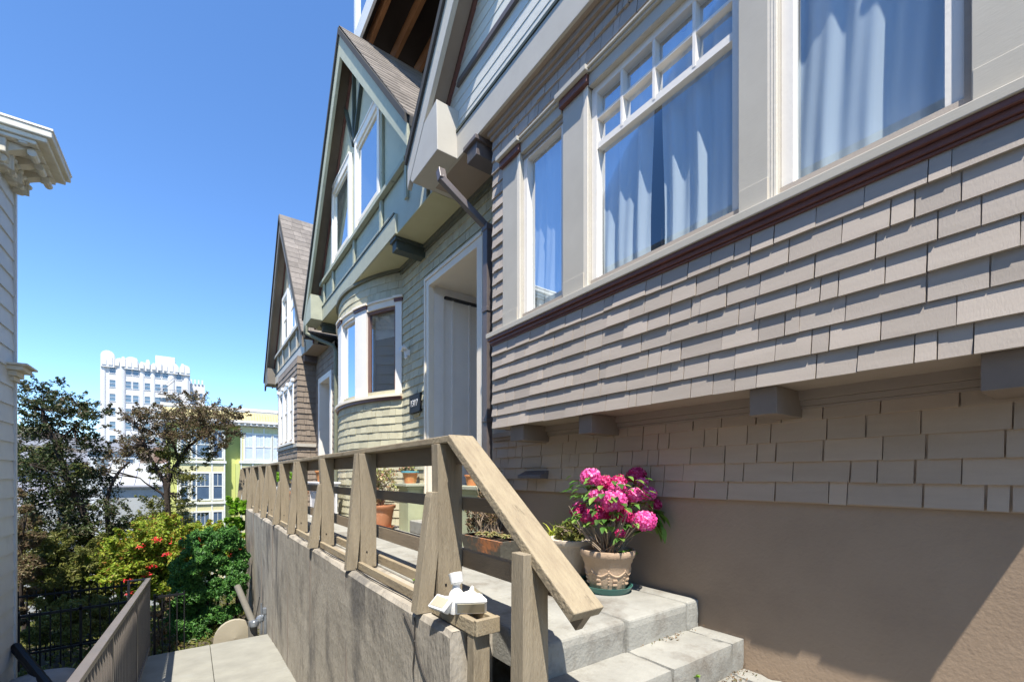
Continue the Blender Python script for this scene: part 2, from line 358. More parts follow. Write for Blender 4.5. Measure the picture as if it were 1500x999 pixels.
# ================================================================ HOUSE, near (taupe shingles)
def gable_z(y,yc,hw,za,ze): return za-abs(y-yc)/hw*(za-ze)
def clipbox(m,X0,X1,ya,yb,z0,z1,yc,hw,za,ze,inset=.12):
    """horizontal board across the gable, its ends cut to the roof slope"""
    def lim(z): return (za-inset-z)/(za-ze)*hw
    l0,l1=max(lim(z0),0),max(lim(z1),0)
    p=[(max(ya,yc-l0),z0),(min(yb,yc+l0),z0),(min(yb,yc+l1),z1),(max(ya,yc-l1),z1)]
    if p[1][0]-p[0][0]<.02: return
    m.prism(p,0,X0,X1)
def gable(root,yc,hwn,hwf,za,ze,zs,wn,wf,mwall,mtrim,msoff,mrake,mtrimline,lapped,windows=(),f0=.3,depth=9,Xg=2.22,Xr=1.97,battens=()):
    """front gable over a soffit: roof, rakes, wall, fascia. hwn/hwf half widths near/far at roof foot height ze"""
    zen=ze
    if isinstance(hwn,tuple): hwn,zen=hwn
    # roof slabs
    m=MB(); yn,yf=yc-hwn,yc+hwf; t=.11
    sn=(za-zen)/hwn; sf=(za-ze)/hwf
    m.prism([(yc,za),(yn-.05,zen-.05*sn),(yn-.05,zen-.05*sn-t),(yc,za-t*1.5)],0,Xr+.02,Xr+depth)
    m.prism([(yc,za),(yf+.05,ze-.05*sf),(yf+.05,ze-.05*sf-t),(yc,za-t*1.5)],0,Xr+.02,Xr+depth)
    m.build('roof',roofd,root)
    # courses of asphalt shingle on both slopes
    m=MB(); rnd=random.Random(int(yc*10))
    for sgn,hw,ze_ in ((-1,hwn,zen),(1,hwf,ze)):
        n=22
        for k in range(n):
            f0=k/n;f1=(k+1.15)/n
            def pt(f,u): return (yc+sgn*hw*(1-f), za-(za-ze_)*(1-f)+u)
            x=Xr-.015
            xe=Xr+depth
            while x<xe:
                w=rnd.uniform(.2,.34); e=min(x+w,xe); lift=rnd.uniform(.012,.02)
                a=pt(f0-.012,0.004);b=pt(f0-.012,lift+.012);c=pt(min(f1,1),.008)
                if e>x+.01:
                    v=[(x+.002,*a),(e-.002,*a),(e-.002,*b),(x+.002,*b),(x+.002,*c),(e-.002,*c)]
                    m.add(v,[(0,1,2,3),(3,2,5,4),(0,3,4),(1,5,2)])
                x=e
                if x>Xr+4.5: w=1; 
    m.build('roof_covering',roofm,root)
    # soffit of the raking overhang
    m=MB(); o=.165
    m.prism([(yc,za-o*1.4),(yn+.02,zen-o),(yn+.02,zen-o-.02),(yc,za-o*1.4-.03)],0,Xr+.05,Xg+.02)
    m.prism([(yc,za-o*1.4),(yf-.02,ze-o),(yf-.02,ze-o-.02),(yc,za-o*1.4-.03)],0,Xr+.05,Xg+.02)
    m.build('rake_soffit',msoff,root)
    # rake boards
    ze0=ze
    for sgn,hw,ze in ((-1,hwn,zen),(1,hwf,ze0)):
        m=MB(); ye=yc+sgn*hw; h=.30
        m.prism([(yc,za-.10),(ye,ze-.08),(ye,ze-.08-h),(yc,za-.10-h*1.35)],0,Xr,Xr+.05)
        m.build('rake_board',mrake,root,bevel=.004)
        m=MB(); 
        m.prism([(yc,za-.03),(ye,ze-.0),(ye,ze-.11),(yc,za-.14)],0,Xr-.03,Xr+.02)
        m.build('drip_edge',roofd if not lapped else roofd,root)
        # eave return: boxed foot of the rake
        if sgn<0: continue
        m=MB(); y0,y1=(ye-.02,ye+.62) if sgn<0 else (ye-.75,ye-.13)
        if sgn<0: poly=[(y0,zs+.003),(y1,zs+.003),(y1-.02,zs+.50),(y0+.25,ze+.1),(y0,ze-.15)]
        else: poly=[(y1,zs+.003),(ye,ze-.22),(ye-.02,ze-.08),(y1-.05,ze+.05),(y0+.02,zs+.52),(y0,zs+.003)]
        m.prism(poly,0,Xr+.005,Xg+.3); m.build('eave_return',mrake,root,bevel=.005)
    # gable wall
    m=MB(); top=za-.25
    lim=(za-.1-zs)/(za-ze)
    m.prism([(yn+.05,zs+.01),(yf-.05,zs+.01),(yf-.05,ze-.05),(yc,za-.2),(yn+.05,zen-.05)],0,Xg+.012,Xg+.10)
    m.build('gable_wall',mwall,root)
    if lapped:
        m=MB(); z=zs+.30
        while z<za-.4:
            for (a,b) in ((yn,yf),):
                l=(za-.18-z)/(za-ze)
                y0=max(yn+.05,yc-hwn*l); y1=min(yf-.05,yc+hwf*l)
                segs=[(y0,y1)]
                for (wa,wb,wc,wd) in windows:
                    if wc<z+.05<wd:
                        ns=[]
                        for p,q in segs:
                            if wb<=p or wa>=q: ns.append((p,q)); continue
                            if wa>p: ns.append((p,wa))
                            if wb<q: ns.append((wb,q))
                        segs=ns
                for p,q in segs:
                    if q-p>.03:
                        v=[(Xg+.006,p,z),(Xg+.006,q,z),(Xg+.011,q,z+.112),(Xg+.011,p,z+.112),(Xg+.0115,p,z),(Xg+.0115,q,z)]
                        m.add(v,[(0,1,2,3),(0,4,5,1),(0,3,4),(1,5,2)])
            z+=.11
        m.build('lap_siding',mwall,root)
    m=MB(); m.box(Xg-.02,Xg+.03,yn+f0,yf-.3,zs,zs+.27); m.build('fascia_board',mtrim,root,bevel=.004)
    m=MB(); m.box(Xg-.03,Xg+.03,yn+f0+.05,yf-.35,zs+.272,zs+.30); m.build('fascia_drip',mtrimline,root)
    # trim line that follows the rake where it meets the wall
    m=MB()
    for sgn,hw,ze in ((-1,hwn,zen),(1,hwf,ze0)):
        ye=yc+sgn*hw; m.prism([(yc,za-.27),(ye,ze-.19),(ye,ze-.26),(yc,za-.36)],0,Xg-.025,Xg+.012)
    m.build('rake_moulding',maroon,root)

soff_b=surf('beam_brown',(.23,.18,.14),rough=.6)
h1=thing('shingled_house','taupe shingled house nearest the camera, with white curtained windows over a stucco base','house',(2.64,1.6,-.79))
D1,D2=2.32,2.64
P1=plane(D1); P2=plane(D2)
# projecting bay box
ops=[(2.51,3.05,1.40,2.74),(1.165,2.24,1.40,2.78),(.34,.975,1.40,2.78)]
m=MB(); backing(m,P1,-.09,3.505,.452,3.24,ops)
m.add([(D1,3.505,.452),(D2,3.505,.452),(D2,3.505,3.24),(D1,3.505,3.24)],[(0,1,2,3)])
m.add([(D1,-.09,.452),(D2+.3,-.09,.452),(D2+.3,-.09,3.24),(D1,-.09,3.24)],[(0,1,2,3)])
m.build('bay_wall',shing1,h1)
m=MB(); shingles(m,P1,-.09,3.505,.442,1.245,.115,[],11,w=(.10,.27),butt=.021,jit=.002)
allwin=[(-.09,3.32,1.2,2.93)]
shingles(m,P1,-.09,3.505,1.33,3.2,.117,allwin,12,w=(.07,.15),butt=.02)
PS=lambda s,d,z:(s,3.505+d,z)
shingles(m,PS,D1,D2-.002,.442,3.2,.115,[],13,w=(.08,.15))
m.build('bay_shingles',shing1,h1)
m=MB(); m.box(D1+.004,D2,-.088,3.503,.444,.450); m.build('bay_soffit',soff1,h1)
# beam ends under the bay
m0=None
for ya,yb in ((3.053,3.247),(2.24,2.372),(.994,1.126),(.10,.30),):
    m=MB(); m.box(D1+.012,D2+.01,ya,yb,.305,.4435); m.build('beam_end',soff_b,h1,bevel=.004)
m=MB()
for i,(a,b,c) in enumerate(((.055,.395,.4435),(.035,.365,.393),(.02,.35,.363))): m.box(D2-a,D2+.01,-1.5,3.97,b,c)
m.build('crown_moulding',soff1,h1)
# lower wall
m=MB(); backing(m,P2,-1.6,3.99,-.15,3.24,[(-.1,3.505,.45,3.24)]); m.build('lower_wall',shing1d,h1)
m=MB(); shingles(m,P2,-1.6,3.985,-.145,.40,.109,[],21,w=(.12,.30),butt=.019,gap=.007); m.build('lower_shingles',shing1d,h1)
m=MB(); m.box(D2+.006,D2+.2,-4,4.0,-3.2,-.12); m.build('stucco_base',stucco,h1)
# vent hood
m=MB(); m.prism([(D2-.01,.045),(D2-.115,-.0),(D2-.115,-.03),(D2-.01,-.03)],1,3.06,3.40)
# prism axis 1 expects (x,z)
m.build('vent_hood',pipe1,h1,bevel=.003)
# window group
m=MB(); m.box(D1-.055,D1+.02,-.09,3.56,1.300,1.345); m.build('sill',trim1,h1,bevel=.004)
m=MB(); m.box(D1-.045,D1,-.09,3.55,1.272,1.2995); m.box(D1-.028,D1,-.09,3.535,1.243,1.2715); m.box(D1-.018,D1,-.09,3.52,1.228,1.2425); m.build('sill_moulding',maroon,h1,bevel=.004)
for i,(a,b) in enumerate(((3.05,3.32),(2.24,2.51),(.975,1.165),(-.06,.318))):
    m=MB(); m.box(D1-.022,D1+.02,a,b,1.3455,2.80)
    m.box(D1-.027,D1+.01,a+.045,b-.003,1.3455,1.47) 
    pl=m.build('pilaster',trim1,h1,bevel=.002)
    m=MB(); 
    for q in range(3): m.box(D1-.0265+.002*q,D1+.01,a+.002+.016*q,a+.0175+.016*q,1.346,2.799)
    m.build('reeding',cream,pl,bevel=.002)
    m=MB(); m.box(D1-.055,D1+.01,a-.012,b+.012,2.801,2.86); cp=m.build('capital',maroon,h1,bevel=.004)
    m=MB(); m.box(D1-.085,D1+.01,a-.03,b+.03,2.8605,2.90); m.build('cap_ledge',trim1,cp,bevel=.004)
for a,b in ((2.522,3.038),(1.177,2.228),(.33,.963)):
    m=MB(); m.box(D1-.03,D1+.02,a,b,2.775,2.86); m.box(D1-.05,D1+.02,a-.0,b,2.8605,2.878); m.box(D1-.065,D1+.02,a,b,2.8785,2.895); m.build('head_casing',trim1,h1,bevel=.003)
w1=window(h1,P1,2.512,3.048,1.347,2.774,d=-.012,fw=.05,curtain=[(2.55,3.02,.016,1)],deep=.06)
w2=window(h1,P1,1.167,2.238,1.347,2.774,d=-.012,fw=.048,bars_s=[(y,2.35,2.73) for y in (1.969,1.714,1.44)],
  bars_z=[(2.35,1.21,2.19,.045),(2.55,1.21,2.19,.018)],bw=.02,curtain=[(1.80,2.20,.018,2),(1.18,1.73,.018,3)],deep=.06)
w3=window(h1,P1,.342,.973,1.347,2.774,d=-.012,fw=.052,curtain=[(.38,.94,.012,4)],deep=.06)
m=MB(); m.box(D1+.35,D1+2.5,-.05,3.4,.6,.62); m.box(D1+2.5,D1+2.55,-.05,3.4,.6,3.2); m.box(D1+.1,D1+2.5,3.42,3.46,.6,3.2); m.box(D1+.1,D1+2.5,-.06,-.02,.6,3.2); m.box(D1+.1,D1+2.5,-.05,3.4,3.18,3.2)
m.build('interior',room,h1)
# gable above
gable(h1,1.6,2.95,3.15,7.18,3.62,3.25,-1.4,4.6,lap1,trim1,soff1,trim1,dark2,True)
m=MB(); clipbox(m,2.195,2.235,-9,9,4.0,4.05,1.6,3,7.18,3.6,.3); m.build('gable_band',pipe1,h1)
m=MB(); m.box(D1-.06,D1,-1.2,3.52,3.205,3.248); m.box(D1-.035,D1,-1.2,3.51,3.17,3.2045); m.build('frieze_moulding',soff1,h1)
m=MB(); m.box(2.225,D2+.1,-1.3,4.55,3.2485,3.262); m.build('eave_soffit',soff1,h1)
m=MB(); m.box(2.20,D2+.04,3.62,3.80,3.08,3.2475); m.box(2.17,D2+.04,3.59,3.83,3.205,3.2478); m.build('eave_bracket',pipe1,h1,bevel=.004)
# side wall closing the house towards the sage one, back wall
m=MB(); m.box(D2+.01,9,3.93,3.985,-.15,3.6); m.box(8.9,9,-4,3.93,-3,7); m.box(D2+.02,9,-4.05,-4,-3,3.5); m.build('party_wall',shing1d,h1)
# downspout
m=MB(); m.beam((2.04,4.06,3.10),(2.04,4.02,2.98),.075,.075); m.beam((2.03,4.03,3.0),(2.49,3.90,2.60),.075,.06); m.box(2.46,2.53,3.84,3.925,-.79,2.62)
for z in (2.55,1.70,.55): m.box(2.452,2.538,3.832,3.933,z,z+.05)
m.build('downspout',pipe1,h1,bevel=.006)

# ================================================================ timber roof deck seen from below
dk=thing('roof_deck','dark open timber deck high above the sage house roof, its brown joists seen from below','roof deck',(3.5,5,7.3))
m=MB(); m.box(2.40,8,2.2,7.95,7.8,7.85); m.build('decking',darkw,dk)
m=MB(); m.box(2.335,2.375,2.2,7.97,7.58,7.9); m.build('fascia_board',left_w,dk)
for i,x in enumerate((2.50,2.95,3.42,3.88,4.35,4.8,5.3)):
    m=MB(); m.box(x,x+.06,2.25,7.92,7.57,7.799); m.build('joist',joistm,dk)
m=MB(); m.box(6.2,6.3,2.2,7.95,4.5,7.79); m.build('screen_wall',darkw,dk)
m=MB(); m.box(2.335,2.43,7.97,8.06,7.0,8.9); m.build('post',left_w,dk)

# ================================================================ HOUSE, middle (sage shingles)
h2=thing('shingled_house','sage green shingled house with a bowed window bay, middle one of the row','house',(2.68,7.3,-.79))
X2=2.68; Q=plane(X2)
door=(4.32,5.66,-.79,2.66)
YC,RB,XM=8.2,2.8,2.20
th=math.asin(1.57/RB)
def bow(s,d,z):  # s = angle in degrees (positive away from the camera)
    t=R(s); return (XM+RB-(RB+d)*math.cos(t),YC+(RB+d)*math.sin(t),z)
TH=math.degrees(th)
m=MB(); backing(m,Q,3.99,YC-1.57,-.79,3.24,[door]); backing(m,Q,YC+1.57,10.25,-.79,3.24,[]); m.build('wall',shing2,h2)
m=MB(); shingles(m,Q,3.99,YC-1.57,-.79,3.2,.125,[(4.25,5.75,-.8,2.72)],31,w=(.08,.2),butt=.02); m.build('wall_shingles',shing2,h2)
m=MB(); shingles(m,Q,YC+1.57,10.25,-.79,3.2,.125,[],32,w=(.08,.2)); m.build('wall_shingles',shing2,h2)
bw=thing_parent=h2
wins=[(-31.6,-18.3,1.36,2.72),(-11.6,1.0,1.36,2.72),(9,27,1.36,2.72)]
m=MB(); backing(m,bow,-TH,TH,-.79,3.24,wins,step=3); bb=m.build('bow_bay',shing2,h2)
deg=180/math.pi/RB
m=MB(); bops=[(-33.9,33.9,1.2,2.80)]
mm=MB(); shingles(mm,bow,-TH,TH,-.79,1.20,.125,[],33,w=(.07*deg,.18*deg),butt=.016,gap=.004*deg); mm.build('bow_shingles',shing2,h2); mm=MB(); shingles(mm,bow,-TH,TH,2.84,3.2,.125,[],34,w=(.07*deg,.18*deg),butt=.014,gap=.004*deg)
mm.build('bow_shingles',shing2,h2)
m=MB(); pbox(m,bow,-33.95,34,1.245,1.29,-.01,.075,24); m.build('bow_sill',cream,h2)
m=MB(); pbox(m,bow,-33.95,34,1.20,1.2445,-.01,.045,24); m.build('sill_moulding',maroon,h2)
for a,b in ((-33.9,-31.5),(-18.4,-11.6),(1.0,7.5),(27,33)):
    m=MB(); pbox(m,bow,a,b,1.2905,2.74,-.01,.03,3); pbox(m,bow,a+.3,b-.3,1.2905,1.42,0,.038,2); pl=m.build('bow_pilaster',white,h2)
    m=MB(); pbox(m,bow,a-.4,b+.3,2.741,2.79,-.01,.05,3); m.build('capital',maroon,pl)
    m=MB(); pbox(m,bow,a-.7,b+.5,2.7905,2.825,-.01,.07,3); m.build('cap_ledge',cream,pl)
for a,b in ((-31.4,-18.5),(-11.5,.9),(7.6,26.9)):
    m=MB(); pbox(m,bow,a,b,2.69,2.79,-.01,.025,6); pbox(m,bow,a,b,2.7905,2.82,-.01,.05,6); m.build('bow_head_casing',cream,h2)
brown_frame=surf('sash_red_brown',(.20,.12,.10),rough=.5)
window(h2,bow,-31.45,-18.45,1.291,2.69,d=-.006,fw=.9,mat=brown_frame,gl=glassb,n=4,deep=.05) if False else None
def bow_window(a,b,fm):
    f=MB(); w=.8
    pbox(f,bow,a,a+w,1.291,2.69,-.05,-.004,1); pbox(f,bow,b-w,b,1.291,2.69,-.05,-.004,1)
    pbox(f,bow,a+w,b-w,1.291,1.34,-.05,-.005,4); pbox(f,bow,a+w,b-w,2.645,2.69,-.05,-.005,4)
    fr=f.build('bow_window',fm,h2)
    # flat pane on the chord
    g=MB(); p=bow(a+w,-.035,1.335);q=bow(b-w,-.035,1.335)
    g.add([p,q,(q[0],q[1],2.65),(p[0],p[1],2.65)],[(0,1,2,3)]); g.build('pane',glassb,fr)
    return fr,p,q
f1,p,q=bow_window(-31.45,-18.45,brown_frame)
m=MB(); 
for k in range(11):
    z=2.62-.034*k
    m.add([(p[0]+.07,p[1],z),(q[0]+.07,q[1],z),(q[0]+.085,q[1],z-.03),(p[0]+.085,p[1],z-.03)],[(0,1,2,3)])
m.build('blind',blindm,f1,label='white slatted blind pulled partly down')
bow_window(-11.5,.9,white); bow_window(7.6,26.9,white)
m=MB(); m.box(3.9,3.95,6.2,10.2,-.5,3.2); m.box(2.75,3.9,6.55,6.6,-.5,3.2); m.box(2.75,3.9,9.8,9.85,-.5,3.2); m.box(2.72,3.9,6.7,9.7,.55,.6); m.box(2.75,3.9,6.6,9.8,3.15,3.2); m.build('interior',room,h2)
# door opening with casing, panelled reveal and inner ceiling
y0,y1,zt=4.32,5.66,2.66
m=MB(); m.box(X2-.035,X2+.05,y1-.03,y1+.09,-.79,zt+.09); m.box(X2-.034,X2+.05,y0-.09,y0+.03,-.79,zt+.09); m.box(X2-.033,X2+.05,y0+.03,y1-.03,zt-.03,zt+.088)
m.box(X2-.05,X2-.0351,y1+.055,y1+.095,-.79,zt+.1); m.box(X2-.05,X2-.0351,y0-.09,y1+.054,zt+.058,zt+.1)
m.build('door_surround',cream,h2,bevel=.004)
m=MB(); m.box(X2+.05,4.4,y1,y1+.04,-.79,zt); m.box(X2+.05,X2+.20,y1-.03,y1-.001,-.79,zt-.12)
for x in (3.02,3.30,3.60): m.box(x,x+.03,y1-.018,y1-.0005,-.5,zt-.14)
m.box(4.4,4.44,y0-.1,y1+.1,-.79,zt); m.box(X2+.05,4.4,y0-.04,y0,-.79,zt)
m.build('porch_reveal',white,h2)
m=MB(); m.box(X2+.05,4.4,y0,y1,zt,zt+.03); m.build('porch_ceiling',cream,h2)
m=MB(); m.box(X2+.22,4.38,y1-.05,y1-.002,zt-.15,zt-.12); m.build('picture_rail',room,h2)
m=MB(); m.tube([(2.72,4.62,.20),(4.2,4.62,1.0)],.02); m.tube([(2.74,4.62,-.35),(2.74,4.62,.21)],.015); m.build('stair_handrail',iron,h2,smooth=True)
m=MB()
for k in range(4): m.box(2.42+.27*k if k else 2.42,4.4,4.42,5.76 if k==0 else 5.62,-.787+.17*k+(0 if k==0 else .0),-.787+.17*(k+1)-.002)
m.build('entry_stair',conc,h2,bevel=.012)
# pedestals flanking the stair
for ya,yb,lab in ((5.80,6.14,'far stair pedestal'),(3.93,4.38,'near stair pedestal')):
    m=MB(); m.box(2.42,X2-.02,ya,yb,-.79,-.19); m.box(2.395,X2-.02,ya-.03,yb+.03,-.19,-.155); pd=m.build('pedestal',surf('pedestal_sage'+lab[:3],(.42,.45,.29),rough=.6),h2,bevel=.004)
    m=MB(); m.box(2.36,X2-.02,ya-.07,yb+.07,-.1545,-.115); m.build('pedestal_cap',trim2,pd,bevel=.005)
# house number
m=MB(); m.box(X2-.045,X2-.005,5.90,6.28,.92,1.19); nb=m.build('number_plaque',iron,h2,bevel=.004)
def text_part(txt,size,loc,rot,mat,parent,name,ext=.002):
    cu=bpy.data.curves.new(name,'FONT'); cu.body=txt; cu.size=size; cu.align_x='CENTER'; cu.align_y='CENTER'; cu.extrude=ext
    o=bpy.data.objects.new(name,cu); COL.objects.link(o)
    dg=bpy.context.evaluated_depsgraph_get(); me=bpy.data.meshes.new_from_object(o.evaluated_get(dg)); bpy.data.objects.remove(o)
    me.materials.clear(); me.materials.append(mat)
    me.transform(Matrix.Translation(Vector(loc)-Vector(OFF.get(parent.name,(0,0,0))))@rot)
    t=bpy.data.objects.new(name,me); COL.objects.link(t); t.parent=parent; return t
rotX=Matrix(((0,0,-1,0),(-1,0,0,0),(0,1,0,0),(0,0,0,1)))
text_part('1317',.135,(X2-.052,6.09,1.055),rotX,lampw,nb,'house_number')
m=MB(); m.box(X2-.03,X2,5.95,6.15,.86,.905); m.build('small_plate',surf('brass_plate',(.35,.25,.08),rough=.5),h2)
# wall light
m=MB(); m.lathe((X2-.02,6.38,1.86),[(.0,-.05),(.055,-.04),(.06,.04),(0,.05)],12)
wl=m.build('security_light',lampw,h2,smooth=True)
for dy,dx in ((.09,.10),(-.07,.11)):
    m=MB(); m.lathe((0,0,0),[(.015,-.05),(.03,-.02),(.055,.04),(.06,.06),(.05,.055),(.0,.04)],12)
    mt=Matrix.Translation((X2-dx*.8,6.38+dy*.75,1.92))@Matrix.Rotation(R(-65),4,'Y')@Matrix.Rotation(R(25 if dy>0 else -25),4,'X')
    m.v=[tuple(mt@(Vector(v)*.72)) for v in m.v]; m.build('lamp_head',lampw,wl,smooth=True)
m=MB(); m.ball((X2-.06,6.36,1.79),.03,10,6); m.build('motion_sensor',lampw,wl,smooth=True)
# eaves and gable
gable(h2,7.6,(2.84,4.12),3.0,7.45,3.52,3.25,4.6,10.6,lap2,trim2,surf('rake_soffit_brown',(.15,.12,.09),rough=.7),trim2,dark2,False,f0=-.12)
m=MB(); m.box(2.225,X2+.6,4.62,10.55,3.2485,3.262); m.build('eave_soffit',soff2,h2)
m=MB(); m.box(X2-.06,X2,3.99,6.75,3.205,3.248); m.box(X2-.035,X2,3.99,6.72,3.16,3.2045); pbox(m,bow,-TH,TH,3.205,3.2478,0,.05,20); m.build('frieze_moulding',surf('frieze_green',(.17,.175,.13),rough=.6),h2)
for ya in (5.78,9.95):
    m=MB(); m.box(2.24,X2,ya,ya+.15,3.08,3.2475); m.box(2.215,X2,ya-.03,ya+.18,3.20,3.2478); m.build('eave_bracket',dark2,h2,bevel=.004)
GX=2.20
# gable windows and trim
for a,b in ((6.30,7.46),(7.80,8.96)):
    fr=window(h2,plane(GX+.0),a+.07,b-.07,4.13,5.40,d=.004,fw=.06,mat=cream,gl=glassb,deep=.035)
    m=MB(); m.box(GX-.03,GX+.03,a-.02,a+.07,4.07,5.52); m.box(GX-.03,GX+.03,b-.07,b+.02,4.07,5.52); m.box(GX-.029,GX+.03,a+.07,b-.07,5.40,5.519); m.box(GX-.04,GX+.03,a-.02,b+.02,5.52,5.56)
    m.build('window_casing',white,h2,bevel=.003)
m=MB(); m.box(GX-.05,GX+.02,5.3,9.9,3.97,4.03); clipbox(m,GX-.012,GX+.02,-9,99,4.031,4.08,7.6,3,7.45,3.5,.35); m.build('gable_band',trim2,h2)
for y in (5.35,6.28,7.6,8.98,9.7):
    m=MB(); m.box(GX-.012,GX+.02,y-.035,y+.035,3.53,3.969); m.build('batten',trim2,h2)
for y in (6.24,9.02):
    m=MB(); m.box(GX-.012,GX+.02,y-.03,y+.03,4.09,5.3); m.build('batten',trim2,h2)
for a_,b_ in (((GX,7.6,5.56),(GX,7.05,6.6)),((GX,7.6,5.56),(GX,8.15,6.6)),((GX,7.6,5.56),(GX,7.6,7.1))):
    m=MB(); m.beam(a_,b_,.05,.05,up=(1,0,0)); m.build('batten',dark2,h2)
m=MB(); m.box(GX+.10,GX+.9,6.2,9.1,3.9,5.6); m.build('gable_room',room,h2)
m=MB(); m.tube([(1.98,10.30,3.22),(1.98,10.28,3.05),(2.2,10.15,2.92),(2.46,9.98,2.80),(2.5,9.96,2.68),(2.5,9.96,-.79)],.04,10); m.build('downspout',pipe2,h2,smooth=True)
m=MB(); m.box(X2+.01,9,10.2,10.24,-.79,3.5); m.box(8.9,9,4,10.2,-3,7); m.build('party_wall',shing2,h2)

# ================================================================ HOUSE, far (brown shingles)
h3=thing('shingled_house','brown shingled house with a square bay and white windows, farthest of the row','house',(2.55,13.5,-.79))
X3=2.55; Q3=plane(X3); XB=2.12; QB=plane(XB)
d3=(10.55,11.55,-.79,2.25)
m=MB(); backing(m,Q3,10.26,17,-.79,3.0,[d3,(12.1,15.2,-.8,3)]); backing(m,QB,12.1,15.2,-.79,3.0,[(12.6,14.8,.95,2.4)])
m.add([(XB,12.1,-.79),(X3,12.1,-.79),(X3,12.1,3),(XB,12.1,3)],[(0,1,2,3)]); m.build('wall',shing3,h3)
m=MB(); shingles(m,Q3,10.26,12.1,-.79,2.95,.14,[(10.45,11.65,-.8,2.35)],41,w=(.1,.25))
m.build('wall_shingles',shing3,h3); m=MB(); shingles(m,QB,12.09,15.2,-.79,2.95,.14,[(12.5,14.9,.85,2.5)],43,w=(.15,.3),butt=.02)
PY=lambda s,d,z:(s,12.1-d,z)
shingles(m,PY,XB-.012,X3,-.79,2.95,.14,[],44,w=(.08,.2),butt=.02)
m.build('wall_shingles',shing3,h3)
m=MB(); m.box(XB-.04,X3,12.04,15.2,.72,.80); m.build('water_table',trim1,h3)
m=MB()
for y in (12.5,13.25,14.05,14.8): m.box(XB-.04,XB+.02,y,y+.12,.85,2.5); m.box(XB-.08,XB+.02,y-.03,y+.15,2.42,2.5)
m.box(XB-.035,XB+.02,12.62,14.8,2.36,2.5); m.box(XB-.07,XB+.02,12.45,14.97,.82,.88); m.build('window_casing',white,h3,bevel=.004)
for a,b in ((12.62,13.25),(13.37,14.05),(14.17,14.8)): window(h3,QB,a,b,.89,2.36,d=0,fw=.06,bars_z=[(1.75,a+.05,b-.05,.05)],gl=glassb,deep=.04)
m=MB(); m.box(XB+.15,XB+.9,12.3,15,-.5,2.9); m.build('interior',room,h3)
m=MB(); m.box(X3-.04,X3+.04,11.55,11.68,-.79,2.38); m.box(X3-.04,X3+.04,10.42,10.55,-.79,2.38); m.box(X3-.04,X3+.04,10.55,11.55,2.25,2.38); m.build('door_surround',white,h3,bevel=.004)
m=MB(); m.box(X3+.04,4,11.55,11.6,-.79,2.25); m.box(4,4.05,10.5,11.6,-.79,2.25); m.box(X3+.04,4,10.5,11.6,2.25,2.28); m.box(3.0,3.03,11.53,11.549,-.79,2.25); m.build('porch_reveal',white,h3)
lap3b=lap3
gable(h3,13.9,3.15,3.25,7.35,3.25,3.0,10.7,17.1,lap3,trim1,soff1,surf('rake_brown',(.20,.175,.14),rough=.6),dark2,False)
m=MB(); m.box(2.225,X3+.5,10.8,17.0,2.9985,3.01); m.build('eave_soffit',soff1,h3)
for ya in (11.9,16.4):
    m=MB(); m.box(2.24,X3,ya,ya+.15,2.84,2.9975); m.build('eave_bracket',pipe1,h3)
for a,b in ((12.75,13.65),(13.95,14.85)):
    window(h3,plane(GX),a+.07,b-.07,3.95,5.2,d=.004,fw=.06,mat=white,gl=glassb,bars_z=[(4.6,a+.1,b-.1,.05)],deep=.035)
    m=MB(); m.box(GX-.03,GX+.03,a-.03,a+.07,3.88,5.33); m.box(GX-.03,GX+.03,b-.07,b+.03,3.88,5.33); m.box(GX-.029,GX+.03,a+.07,b-.07,5.2,5.329); m.build('window_casing',white,h3,bevel=.003)
m=MB(); m.box(GX-.05,GX+.02,11.6,16.3,3.80,3.87); m.build('gable_band',trim1,h3)
for y in (12.7,13.8,14.9,11.9,15.8):
    m=MB(); m.box(GX-.012,GX+.02,y-.04,y+.04,3.28,3.799); m.build('batten',trim1,h3)
m=MB(); m.box(8.9,9,10.3,17,-3,7); m.box(X3,9,16.95,17,-3,3.3); m.build('party_wall',shing3,h3)

# ================================================================ left building
lb=thing('clapboard_building','pale grey clapboard building at the left edge, with a carved cream cornice','building',(-3,6,-3.2))
XL=-2.0
m=MB(); m.box(-9,XL-.02,-4,8.98,-6,4.03); m.build('wall',left_w,lb)
m=MB(); z=-3.3; rnd=random.Random(5)
while z<4.0:
    h=.25
    m.add([(XL+.006,-3,z),(XL+.006,8.98,z),(XL-.012,8.98,z+h),(XL-.012,-3,z+h),(XL-.02,-3,z),(XL-.02,8.98,z)],[(0,1,2,3),(0,4,5,1)])
    z+=h
m.build('clapboards',left_w,lb)
m=MB(); m.box(XL-.1,XL+.018,8.93,9.0,-3.3,4.0); m.build('corner_board',left_w,lb)
